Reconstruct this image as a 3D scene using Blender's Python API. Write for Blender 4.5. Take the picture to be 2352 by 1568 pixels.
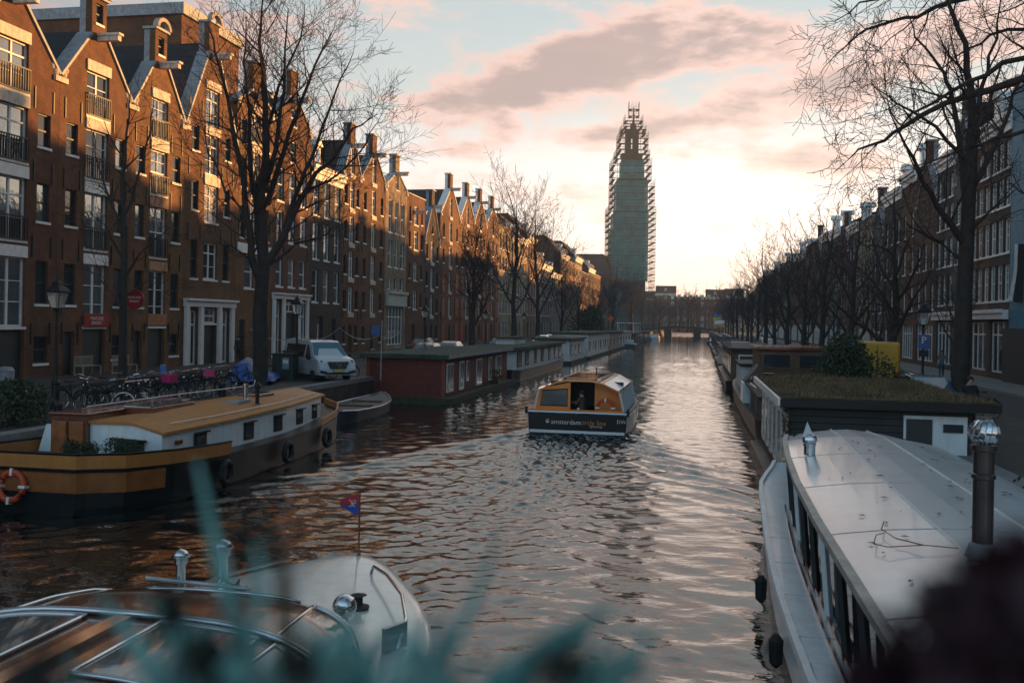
import bpy, bmesh, math, random
import numpy as np
from mathutils import Vector, Matrix
R = math.radians
random.seed(7)
scene = bpy.context.scene
for o in list(bpy.data.objects): bpy.data.objects.remove(o)

# ---------------------------------------------------------------- camera
TH = math.atan(424/2200); RO = math.atan(.018); FP = 2200.0; CH = 4.4
cam = bpy.data.cameras.new("camera"); camo = bpy.data.objects.new("camera", cam); scene.collection.objects.link(camo)
cam.sensor_width = 36; cam.lens = 36*FP/2352; cam.shift_y = -(784-737.5)/2352
cam.clip_start = .05; cam.clip_end = 6000
_r = Vector((math.cos(TH), math.sin(TH), 0)); _z = Vector((0, 0, 1)); _f = Vector((-math.sin(TH), math.cos(TH), 0))
_rc = _r*math.cos(RO)+_z*math.sin(RO); _uc = _z*math.cos(RO)-_r*math.sin(RO)
camo.matrix_world = Matrix(((_rc.x, _uc.x, -_f.x, 0), (_rc.y, _uc.y, -_f.y, 0), (_rc.z, _uc.z, -_f.z, CH), (0, 0, 0, 1)))
cam.dof.use_dof = True; cam.dof.focus_distance = 36; cam.dof.aperture_fstop = 2.6
scene.camera = camo
scene.render.resolution_x = 1024; scene.render.resolution_y = 682

# ---------------------------------------------------------------- world
SUN_AZ, SUN_EL = 44.0, 4.9
w = bpy.data.worlds.new("World"); scene.world = w; w.use_nodes = True
nt = w.node_tree; nt.nodes.clear()
def N(t, **k):
    n = nt.nodes.new(t)
    for a, b in k.items(): setattr(n, a, b)
    return n
def lk(a, b): nt.links.new(a, b)
def M(op, a, b=None, c=None, clamp=False):
    n = N('ShaderNodeMath', operation=op, use_clamp=clamp)
    for i, v in enumerate((a, b, c)):
        if v is None: continue
        if isinstance(v, (int, float)): n.inputs[i].default_value = v
        else: lk(v, n.inputs[i])
    return n.outputs[0]
def MIX(f, a, b):
    n = N('ShaderNodeMix', data_type='RGBA')
    if isinstance(f, (int, float)): n.inputs[0].default_value = f
    else: lk(f, n.inputs[0])
    for i, v in ((6, a), (7, b)):
        if isinstance(v, tuple): n.inputs[i].default_value = (*v, 1)
        else: lk(v, n.inputs[i])
    return n.outputs[2]
def RAMP(f, stops):
    n = N('ShaderNodeValToRGB'); e = n.color_ramp.elements
    while len(e) < len(stops): e.new(.5)
    for i, (p, c) in enumerate(stops):
        e[i].position = p; e[i].color = (*c, 1)
    lk(f, n.inputs[0]); return n.outputs[0]
tc = N('ShaderNodeTexCoord'); sep = N('ShaderNodeSeparateXYZ'); lk(tc.outputs['Generated'], sep.inputs[0])
dx, dy, dz = sep.outputs
az = M('MULTIPLY', M('ARCTAN2', dx, dy), 57.2958)
el = M('MULTIPLY', M('ARCSINE', dz), 57.2958)
cmb = N('ShaderNodeCombineXYZ'); lk(M('MULTIPLY', az, .045), cmb.inputs[0]); lk(M('MULTIPLY', el, .10), cmb.inputs[1])
sky = N('ShaderNodeTexSky', sky_type='NISHITA'); sky.sun_disc = False
sky.sun_elevation = R(SUN_EL); sky.sun_rotation = R(SUN_AZ)
elw = M('DIVIDE', el, 60.0, clamp=True)
base = RAMP(elw, [(0, (.74, .41, .27)), (.035, (.80, .57, .45)), (.09, (.83, .73, .66)), (.155, (.76, .71, .68)),
                  (.215, (.47, .51, .50)), (.30, (.39, .45, .46)), (.5, (.48, .60, .63)), (.75, (.25, .35, .40)), (1.0, (.10, .155, .19))])
# sunset side only
azf = M('DIVIDE', M('ABSOLUTE', M('SUBTRACT', az, 8.0)), 172.0, clamp=True)
side = RAMP(azf, [(0, (1, 1, 1)), (.15, (.94, .94, .95)), (.28, (.50, .55, .62)), (.40, (.10, .14, .19)), (.62, (.10, .16, .23)), (.80, (.55, .74, .92)), (1, (.62, .84, 1.05))])
mul = N('ShaderNodeMix', data_type='RGBA', blend_type='MULTIPLY'); mul.inputs[0].default_value = 1
lk(base, mul.inputs[6]); lk(side, mul.inputs[7]); base2 = mul.outputs[2]
# glow round the sunken sun
g1 = M('EXPONENT', M('MULTIPLY', M('ADD', M('POWER', M('DIVIDE', M('SUBTRACT', az, 2.0), 13.0), 2.0), M('POWER', M('DIVIDE', M('SUBTRACT', el, 3.5), 6.5), 2.0)), -1.0))
def NOISE(scale, det=6, rough=.55, off=(0, 0, 0), sc=(1, 1, 1), dist=0):
    mp = N('ShaderNodeMapping'); mp.inputs['Location'].default_value = off; mp.inputs['Scale'].default_value = sc
    lk(cmb.outputs[0], mp.inputs[0]); n = N('ShaderNodeTexNoise'); n.inputs['Scale'].default_value = scale
    n.inputs['Detail'].default_value = det; n.inputs['Roughness'].default_value = rough; n.inputs['Distortion'].default_value = dist
    lk(mp.outputs[0], n.inputs['Vector']); return n.outputs['Fac']
def BLOB(a0, e0, sa, se, tilt, amp):
    da = M('SUBTRACT', az, a0); de = M('SUBTRACT', M('SUBTRACT', el, e0), M('MULTIPLY', da, tilt))
    q = M('ADD', M('POWER', M('ABSOLUTE', M('DIVIDE', da, sa)), 2.6), M('POWER', M('DIVIDE', de, se), 2.0))
    return M('MULTIPLY', M('EXPONENT', M('MULTIPLY', q, -1.0)), amp)
dens = None
for b in [(-13, 13.0, 7.0, 1.5, .14, 1.15), (-6.5, 15.3, 6.0, 1.7, .20, 1.25), (.5, 16.3, 7.5, 1.7, -.02, 1.25), (2.5, 12.6, 7.5, 1.15, .15, 1.25), (-3.5, 11.3, 4.0, .6, .12, .9),
          (-13.5, 10.2, 3.6, .5, .04, .60), (7.2, 9.3, 4.2, .8, .03, .9), (-32, 17.5, 10, 4, 0, .55), (13, 15.2, 5, 1.6, .1, .9), (22, 17, 7, 3, 0, .9), (-20, 18.8, 3.5, .8, .0, .5),
          (-7, 3.2, 2.2, .35, 0, .38), (40, 15, 16, 5, 0, .7), (34, 27, 25, 4, 0, .6), (-5, 27, 22, 3, .05, .7), (-12, 17.6, 2.5, 1.0, .2, -.7), (8.5, 18.2, 4, 1.2, 0, -.8), (-23, 15, 3, 1.0, 0, -.3)]:
    v = BLOB(*b); dens = v if dens is None else M('ADD', dens, v)
n1 = NOISE(3.4, 7, .6, off=(1.3, .4, 0), sc=(1, 1.25, 1), dist=.35); n2 = NOISE(9, 5, .6, off=(3, 1, 0))
d1 = M('ADD', dens, M('MULTIPLY', M('SUBTRACT', n1, .5), 3.9)); d1 = M('ADD', d1, M('MULTIPLY', M('SUBTRACT', n2, .5), 1.9))
mr = N('ShaderNodeMapRange', interpolation_type='SMOOTHSTEP'); lk(d1, mr.inputs[0]); mr.inputs[1].default_value = -.05; mr.inputs[2].default_value = .90
mask = mr.outputs[0]
mr2 = N('ShaderNodeMapRange', interpolation_type='SMOOTHSTEP'); lk(d1, mr2.inputs[0]); mr2.inputs[1].default_value = .55; mr2.inputs[2].default_value = 1.6
core = mr2.outputs[0]
ccol = MIX(core, (.80, .53, .45), (.29, .23, .225))
ccol = MIX(M('MULTIPLY', NOISE(3.5, 4, .5, off=(7, 2, 0)), .6), ccol, (.50, .32, .275))
mul2 = N('ShaderNodeMix', data_type='RGBA', blend_type='MULTIPLY'); mul2.inputs[0].default_value = 1; lk(ccol, mul2.inputs[6]); lk(side, mul2.inputs[7])
highf = N('ShaderNodeMapRange'); lk(el, highf.inputs[0]); highf.inputs[1].default_value = 26; highf.inputs[2].default_value = 50; highf.inputs[3].default_value = .95; highf.inputs[4].default_value = .15
lowf = N('ShaderNodeMapRange'); lk(el, lowf.inputs[0]); lowf.inputs[1].default_value = 1.5; lowf.inputs[2].default_value = 6
skc = MIX(M('MULTIPLY', M('MULTIPLY', mask, highf.outputs[0]), lowf.outputs[0]), base2, mul2.outputs[2])
skc = MIX(M('MULTIPLY', g1, .36), skc, (1.75, 1.28, 1.05))
skn = N('ShaderNodeMix', data_type='RGBA', blend_type='ADD'); skn.inputs[0].default_value = .02; lk(skc, skn.inputs[6]); lk(sky.outputs[0], skn.inputs[7])
bg = N('ShaderNodeBackground'); lk(skn.outputs[2], bg.inputs[0]); bg.inputs[1].default_value = .79
wo = N('ShaderNodeOutputWorld'); lk(bg.outputs[0], wo.inputs[0])
# ---------------------------------------------------------------- sun
sl = bpy.data.lights.new("sun", 'SUN'); sl.energy = 5.0; sl.angle = R(.6); sl.color = (1, .46, .13)
so = bpy.data.objects.new("sun", sl); scene.collection.objects.link(so)
sd = Vector((math.sin(R(SUN_AZ))*math.cos(R(SUN_EL)), math.cos(R(SUN_AZ))*math.cos(R(SUN_EL)), math.sin(R(SUN_EL))))
so.rotation_euler = sd.to_track_quat('Z', 'Y').to_euler()
scene.view_settings.view_transform = 'Standard'; scene.view_settings.look = 'None'; scene.view_settings.exposure = 1.0; scene.view_settings.gamma = 1
scene.cycles.max_bounces = 6; scene.cycles.transparent_max_bounces = 12; scene.cycles.caustics_reflective = False; scene.cycles.caustics_refractive = False

# ---------------------------------------------------------------- helpers
COL = scene.collection
def ray(px, py):
    a = px-1176; b = py-737.5; u = a*math.cos(RO)+b*math.sin(RO); v = -a*math.sin(RO)+b*math.cos(RO); X = u/FP
    return (X*math.cos(TH)-math.sin(TH), X*math.sin(TH)+math.cos(TH), -v/FP)
def G(px, py, z):            # point on the level z seen at a place of the photograph
    r = ray(px, py); t = (z-CH)/r[2]; return (r[0]*t, r[1]*t)
def Fx(px, py, x0=-30.0):    # point on the facade plane x = x0
    r = ray(px, py); t = x0/r[0]; return (r[1]*t, CH+r[2]*t)
def PD(px, py, d):           # point at distance d along the view axis
    r = ray(px, py); k = r[0]*-math.sin(TH)+r[1]*math.cos(TH); t = d/k; return Vector((r[0]*t, r[1]*t, CH+r[2]*t))
def tag(o, label=None, cat=None, group=None, kind=None):
    if label: o['label'] = label
    if cat: o['category'] = cat
    if group: o['group'] = group
    if kind: o['kind'] = kind
    return o
def thing(name, label, cat, loc=(0, 0, 0), rz=0, group=None):
    o = bpy.data.objects.new(name, None); COL.objects.link(o); o.location = loc; o.rotation_euler = (0, 0, rz); o.empty_display_size = .2
    return tag(o, label, cat, group)
def link(name, me, parent=None, loc=(0, 0, 0), rot=(0, 0, 0), scl=(1, 1, 1)):
    o = bpy.data.objects.new(name, me); COL.objects.link(o); o.location = loc; o.rotation_euler = rot; o.scale = scl
    if parent: o.parent = parent
    return o
KIDS = {}
def copy_tree(o, parent=None):
    c = o.copy(); COL.objects.link(c); c.parent = parent
    for ch in list(o.children): copy_tree(ch, c)
    return c
class MB:
    def __init__(s): s.v = []; s.f = []
    def add(s, vs, fs):
        n = len(s.v); s.v += [tuple(a) for a in vs]; s.f += [tuple(i+n for i in f) for f in fs]; return s
    def box(s, x0, x1, y0, y1, z0, z1):
        return s.add([(x0, y0, z0), (x1, y0, z0), (x1, y1, z0), (x0, y1, z0), (x0, y0, z1), (x1, y0, z1), (x1, y1, z1), (x0, y1, z1)],
                     [(3, 2, 1, 0), (4, 5, 6, 7), (0, 1, 5, 4), (1, 2, 6, 5), (2, 3, 7, 6), (3, 0, 4, 7)])
    def cbox(s, c, d, m=None):
        vs = [Vector((sx*d[0]/2, sy*d[1]/2, sz*d[2]/2)) for sz in (-1, 1) for sx, sy in ((-1, -1), (1, -1), (1, 1), (-1, 1))]
        if m is not None: vs = [m @ v for v in vs]
        c = Vector(c)
        return s.add([v+c for v in vs], [(3, 2, 1, 0), (4, 5, 6, 7), (0, 1, 5, 4), (1, 2, 6, 5), (2, 3, 7, 6), (3, 0, 4, 7)])
    def prism(s, pts, ax, a0, a1):   # pts 2-D closed outline extruded along axis ax
        def P(p, a): return (a, p[0], p[1]) if ax == 'x' else ((p[0], a, p[1]) if ax == 'y' else (p[0], p[1], a))
        n = len(pts); vs = [P(p, a0) for p in pts]+[P(p, a1) for p in pts]
        return s.add(vs, [tuple(range(n-1, -1, -1)), tuple(range(n, 2*n))]+[(i, (i+1) % n, n+(i+1) % n, n+i) for i in range(n)])
    def quad(s, a, b, c, d): return s.add([a, b, c, d], [(0, 1, 2, 3)])
    def tube(s, pts, r, n=6, caps=True, closed=False):
        pts = [Vector(p) for p in pts]; m = len(pts); rs = r if isinstance(r, (list, tuple)) else [r]*m
        rings = []
        for i, p in enumerate(pts):
            if closed: t = pts[(i+1) % m]-pts[i-1]
            else: t = pts[min(i+1, m-1)]-pts[max(i-1, 0)]
            if t.length < 1e-9: t = Vector((0, 0, 1))
            t.normalize(); ref = Vector((0, 0, 1)) if abs(t.z) < .9 else Vector((1, 0, 0))
            a = t.cross(ref).normalized(); b = t.cross(a)
            rings.append([p+(a*math.cos(2*math.pi*k/n)+b*math.sin(2*math.pi*k/n))*rs[i] for k in range(n)])
        vs = [v for rg in rings for v in rg]; fs = []
        for i in range(m if closed else m-1):
            j = (i+1) % m
            for k in range(n): fs.append((i*n+k, i*n+(k+1) % n, j*n+(k+1) % n, j*n+k))
        if caps and not closed: fs += [tuple(range(n-1, -1, -1)), tuple((m-1)*n+k for k in range(n))]
        return s.add(vs, fs)
    def lathe(s, prof, c=(0, 0, 0), n=16, m=None):
        vs = []; fs = []
        for r, z in prof:
            for k in range(n):
                v = Vector((r*math.cos(2*math.pi*k/n), r*math.sin(2*math.pi*k/n), z))
                if m is not None: v = m @ v
                vs.append(v+Vector(c))
        for i in range(len(prof)-1):
            for k in range(n): fs.append((i*n+k, i*n+(k+1) % n, (i+1)*n+(k+1) % n, (i+1)*n+k))
        fs += [tuple(range(n-1, -1, -1)), tuple((len(prof)-1)*n+k for k in range(n))]
        return s.add(vs, fs)
    def ball(s, c, r, n=10, sc=(1, 1, 1)):
        pr = [(max(.001, math.sin(math.pi*i/n))*r, -math.cos(math.pi*i/n)*r) for i in range(n+1)]
        m = Matrix.Diagonal(sc); return s.lathe(pr, c, n*2 if n < 12 else 20, m)
    def loft(s, secs, cap=True, closed=True):
        n = len(secs[0]); vs = [p for sc in secs for p in sc]; fs = []
        for i in range(len(secs)-1):
            for k in range(n if closed else n-1): fs.append((i*n+k, i*n+(k+1) % n, (i+1)*n+(k+1) % n, (i+1)*n+k))
        if cap: fs += [tuple(range(n-1, -1, -1)), tuple((len(secs)-1)*n+k for k in range(n))]
        return s.add(vs, fs)
    def torus(s, c, r, rr, axis='x', n=24, k=6):
        pts = []
        for i in range(n):
            a = 2*math.pi*i/n; q = (r*math.cos(a), r*math.sin(a))
            pts.append(Vector(c)+Vector({'x': (0, q[0], q[1]), 'y': (q[0], 0, q[1]), 'z': (q[0], q[1], 0)}[axis]))
        return s.tube(pts, rr, k, closed=True)
    def me(s, name, mat, smooth=False):
        m = bpy.data.meshes.new(name); m.from_pydata(s.v, [], s.f); m.materials.append(mat)
        bm = bmesh.new(); bm.from_mesh(m); bmesh.ops.recalc_face_normals(bm, faces=bm.faces); bm.to_mesh(m); bm.free()
        if smooth:
            for p in m.polygons: p.use_smooth = True
        m.update(); return m
    def build(s, name, mat, parent=None, smooth=False, bevel=0, loc=(0, 0, 0), **k):
        o = link(name, s.me(name, mat, smooth), parent, loc)
        if bevel:
            b = o.modifiers.new('bevel', 'BEVEL'); b.width = bevel; b.segments = 2; b.limit_method = 'ANGLE'; b.angle_limit = R(40)
        if k: tag(o, **k)
        return o
# ---------------------------------------------------------------- materials
MATS = {}
def mat(name, col, rough=.6, metal=0, var=.25, nscale=3.0, bump=0, bscale=20, spec=.5, coat=0, kind=None, col2=None, em=None, alpha=None, sheen=0, grime=0):
    if name in MATS: return MATS[name]
    m = bpy.data.materials.new(name); m.use_nodes = True; t = m.node_tree; b = t.nodes['Principled BSDF']
    b.inputs['Roughness'].default_value = rough; b.inputs['Metallic'].default_value = metal
    b.inputs['Specular IOR Level'].default_value = spec; b.inputs['Coat Weight'].default_value = coat; b.inputs['Coat Roughness'].default_value = .08
    def n(tp, **k):
        q = t.nodes.new(tp)
        for a, v in k.items(): setattr(q, a, v)
        return q
    L = t.links.new
    tc = n('ShaderNodeTexCoord'); geo = tc.outputs['Object']
    no = n('ShaderNodeTexNoise'); no.inputs['Scale'].default_value = nscale; no.inputs['Detail'].default_value = 5; no.inputs['Roughness'].default_value = .65; L(geo, no.inputs['Vector'])
    c2 = col2 or tuple(c*(1-var) for c in col); c1 = tuple(min(1, c*(1+var*.6)) for c in col)
    mx = n('ShaderNodeMix', data_type='RGBA'); mx.inputs[6].default_value = (*c2, 1); mx.inputs[7].default_value = (*c1, 1)
    mrr = n('ShaderNodeMapRange'); L(no.outputs['Fac'], mrr.inputs[0]); mrr.inputs[1].default_value = .35; mrr.inputs[2].default_value = .65; L(mrr.outputs[0], mx.inputs[0])
    outc = mx.outputs[2]; h = None
    if kind == 'brick':
        sp = n('ShaderNodeSeparateXYZ'); L(geo, sp.inputs[0]); cb = n('ShaderNodeCombineXYZ')
        ad = n('ShaderNodeMath', operation='ADD'); L(sp.outputs[0], ad.inputs[0]); L(sp.outputs[1], ad.inputs[1]); L(ad.outputs[0], cb.inputs[0]); L(sp.outputs[2], cb.inputs[1])
        br = n('ShaderNodeTexBrick'); L(cb.outputs[0], br.inputs['Vector']); br.inputs['Scale'].default_value = 1
        br.inputs['Brick Width'].default_value = .23; br.inputs['Row Height'].default_value = .085; br.inputs['Mortar Size'].default_value = .013; br.inputs['Mortar Smooth'].default_value = .3
        br.inputs['Color1'].default_value = (1, 1, 1, 1); br.inputs['Color2'].default_value = (.62, .62, .62, 1); br.inputs['Mortar'].default_value = (.42, .42, .42, 1); br.inputs['Bias'].default_value = -.2
        mm = n('ShaderNodeMix', data_type='RGBA', blend_type='MULTIPLY'); mm.inputs[0].default_value = .8; L(outc, mm.inputs[6]); L(br.outputs['Color'], mm.inputs[7]); outc = mm.outputs[2]
        n2 = n('ShaderNodeTexNoise'); n2.inputs['Scale'].default_value = .45; n2.inputs['Detail'].default_value = 6; L(geo, n2.inputs['Vector'])
        r2 = n('ShaderNodeMapRange'); L(n2.outputs['Fac'], r2.inputs[0]); r2.inputs[1].default_value = .35; r2.inputs[2].default_value = .7; r2.inputs[3].default_value = 1.1; r2.inputs[4].default_value = .62
        hs = n('ShaderNodeHueSaturation'); L(outc, hs.inputs['Color']); L(r2.outputs[0], hs.inputs['Value']); outc = hs.outputs[0]
        bp = n('ShaderNodeBump'); bp.inputs['Strength'].default_value = .5; bp.inputs['Distance'].default_value = .012; L(br.outputs['Fac'], bp.inputs['Height']); bp.invert = True; L(bp.outputs[0], b.inputs['Normal'])
    if kind in ('tile', 'plank', 'vplank', 'paver', 'netting'):
        sp = n('ShaderNodeSeparateXYZ'); L(geo, sp.inputs[0])
        if kind == 'plank':
            wv = n('ShaderNodeMath', operation='FRACT'); q = n('ShaderNodeMath', operation='MULTIPLY'); L(sp.outputs[2], q.inputs[0]); q.inputs[1].default_value = bscale; L(q.outputs[0], wv.inputs[0]); hh = wv.outputs[0]
        elif kind == 'vplank':
            wv = n('ShaderNodeMath', operation='FRACT'); q = n('ShaderNodeMath', operation='MULTIPLY'); ad = n('ShaderNodeMath', operation='ADD'); L(sp.outputs[0], ad.inputs[0]); L(sp.outputs[1], ad.inputs[1]); L(ad.outputs[0], q.inputs[0]); q.inputs[1].default_value = bscale; L(q.outputs[0], wv.inputs[0]); hh = wv.outputs[0]
        else:
            br = n('ShaderNodeTexBrick'); L(geo, br.inputs['Vector']); br.inputs['Scale'].default_value = 1; br.inputs['Brick Width'].default_value = .25 if kind == 'tile' else .21
            br.inputs['Row Height'].default_value = .28 if kind == 'tile' else .1; br.inputs['Mortar Size'].default_value = .02 if kind == 'tile' else .008
            br.inputs['Color1'].default_value = (1, 1, 1, 1); br.inputs['Color2'].default_value = (.6, .6, .6, 1); br.inputs['Mortar'].default_value = (.3, .3, .3, 1); hh = br.outputs['Fac']
            mm = n('ShaderNodeMix', data_type='RGBA', blend_type='MULTIPLY'); mm.inputs[0].default_value = .8; L(outc, mm.inputs[6]); L(br.outputs['Color'], mm.inputs[7]); outc = mm.outputs[2]
        if 'plank' in kind:
            rr = n('ShaderNodeValToRGB'); rr.color_ramp.elements[0].color = (.25, .25, .25, 1); rr.color_ramp.elements[1].position = .14; L(hh, rr.inputs[0])
            mm = n('ShaderNodeMix', data_type='RGBA', blend_type='MULTIPLY'); mm.inputs[0].default_value = 1; L(outc, mm.inputs[6]); L(rr.outputs[0], mm.inputs[7]); outc = mm.outputs[2]
            hh = rr.outputs[0]
        bp = n('ShaderNodeBump'); bp.inputs['Strength'].default_value = .6; bp.inputs['Distance'].default_value = .02; bp.invert = 'plank' not in kind; L(hh, bp.inputs['Height']); L(bp.outputs[0], b.inputs['Normal'])
    if grime:
        ng = n('ShaderNodeTexNoise'); mp = n('ShaderNodeMapping'); mp.inputs['Scale'].default_value = (3, 3, .5); L(geo, mp.inputs[0]); L(mp.outputs[0], ng.inputs['Vector']); ng.inputs['Scale'].default_value = 1.6; ng.inputs['Detail'].default_value = 8; ng.inputs['Roughness'].default_value = .7
        r3 = n('ShaderNodeMapRange'); L(ng.outputs['Fac'], r3.inputs[0]); r3.inputs[1].default_value = .45; r3.inputs[2].default_value = .75; r3.inputs[4].default_value = grime
        mg = n('ShaderNodeMix', data_type='RGBA'); L(r3.outputs[0], mg.inputs[0]); L(outc, mg.inputs[6]); mg.inputs[7].default_value = (.05, .04, .03, 1); outc = mg.outputs[2]
    if bump and kind is None:
        nb = n('ShaderNodeTexNoise'); nb.inputs['Scale'].default_value = bscale; nb.inputs['Detail'].default_value = 6; L(geo, nb.inputs['Vector'])
        bp = n('ShaderNodeBump'); bp.inputs['Strength'].default_value = bump; bp.inputs['Distance'].default_value = .05; L(nb.outputs['Fac'], bp.inputs['Height']); L(bp.outputs[0], b.inputs['Normal'])
    L(outc, b.inputs['Base Color'])
    if em: b.inputs['Emission Color'].default_value = (*em[0], 1); b.inputs['Emission Strength'].default_value = em[1]
    if alpha is not None: b.inputs['Alpha'].default_value = alpha
    MATS[name] = m; return m
def glassmat(name, col, metal, rough=.04, bump=.12, bscale=1.5):
    m = mat(name, col, rough, metal, var=.15, nscale=.6, bump=bump, bscale=bscale, spec=1.0); return m
m_glass = glassmat('window_glass', (.30, .34, .37), .75)
m_glassd = glassmat('dark_glass', (.05, .06, .07), .35)
m_curt = mat('curtain_glass', (.35, .34, .32), .12, .25, var=.5, nscale=2, spec=1)
m_white = mat('white_paint', (.84, .84, .83), .45, grime=.15, var=.12)
m_whiteclean = mat('clean_white_paint', (.74, .76, .77), .35, var=.06, coat=.3)
m_stone = mat('sandstone', (.50, .44, .36), .8, bump=.6, bscale=12, grime=.4)
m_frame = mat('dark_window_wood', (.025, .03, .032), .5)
m_lintel = mat('painted_lintel', (.70, .60, .50), .6, grime=.5)
m_iron = mat('black_iron', (.012, .013, .015), .45, .3)
m_tile = mat('roof_tiles', (.055, .032, .026), .8, kind='tile', var=.4)
m_tiled = mat('dark_roof_tiles', (.022, .024, .03), .7, kind='tile', var=.4)
m_lead = mat('lead_sheet', (.30, .33, .36), .55, .1, grime=.4)
m_zinc = mat('zinc_gutter', (.32, .34, .35), .4, .6)
BR = [mat('brick_%s' % k, c, .85, kind='brick', var=.3, nscale=1.5) for k, c in
      (('umber', (.20, .088, .036)), ('brown', (.175, .072, .034)), ('ochre', (.23, .108, .038)), ('russet', (.145, .058, .032)), ('dark', (.085, .055, .045)), ('tan', (.40, .31, .21)), ('grey', (.17, .15, .135)))]
# ================================================================ THE SETTING
QL, QR, QZ = -17.2, 6.6, 1.3       # quay edges and quay height
m_pave = mat('clinker_paving', (.06, .052, .05), .75, kind='paver', var=.4, nscale=.8)
m_asph = mat('dark_road', (.04, .04, .044), .8, bump=.3, bscale=60)
m_qwall = mat('quay_wall_brick', (.10, .07, .055), .85, kind='brick', var=.5)
m_kerb = mat('kerb_stone', (.20, .20, .20), .8, bump=.3)
m_ground = mat('earth', (.05, .045, .04), .95)
tag(MB().box(-320, 320, -60, 570, -3.2, -3).build('ground', m_ground), kind='structure')
tag(MB().box(-90, QL, -30, 520, -2.5, QZ).build('left_quay', m_pave), kind='structure')
tag(MB().box(QR, 90, -30, 520, -2.5, QZ).build('right_quay', m_pave), kind='structure')
tag(MB().box(-300, 300, 520.01, 560, -2.5, QZ-.02).build('far_quay', m_asph), kind='structure')
tag(MB().box(QR+4.6, QR+8.2, -30, 500, QZ+.002, QZ+.006).build('right_road', m_asph), kind='structure')
tag(MB().box(QL-8.4, QL-3.2, -30, 500, QZ+.002, QZ+.006).build('left_road', m_asph), kind='structure')
tag(MB().box(QR+8.2, 18, -30, 500, QZ, QZ+.12).box(QR+8.02, QR+8.198, -30, 500, QZ, QZ+.125).build('right_pavement', m_kerb), kind='structure')
tag(MB().box(-30, QL-8.6, -30, 500, QZ, QZ+.10).build('left_pavement', m_pave), kind='structure')
for nm, x0, x1 in (('left_quay_edge', QL-.02, QL+.35), ('right_quay_edge', QR-.35, QR+.02)):
    tag(MB().box(x0, x1, -30, 500, -2, QZ-.16).build(nm, m_qwall), kind='structure')
    tag(MB().box(x0-.06, x1+.06, -30, 500, QZ-.158, QZ+.06).build(nm.replace('edge', 'coping'), m_kerb), kind='structure')

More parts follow.
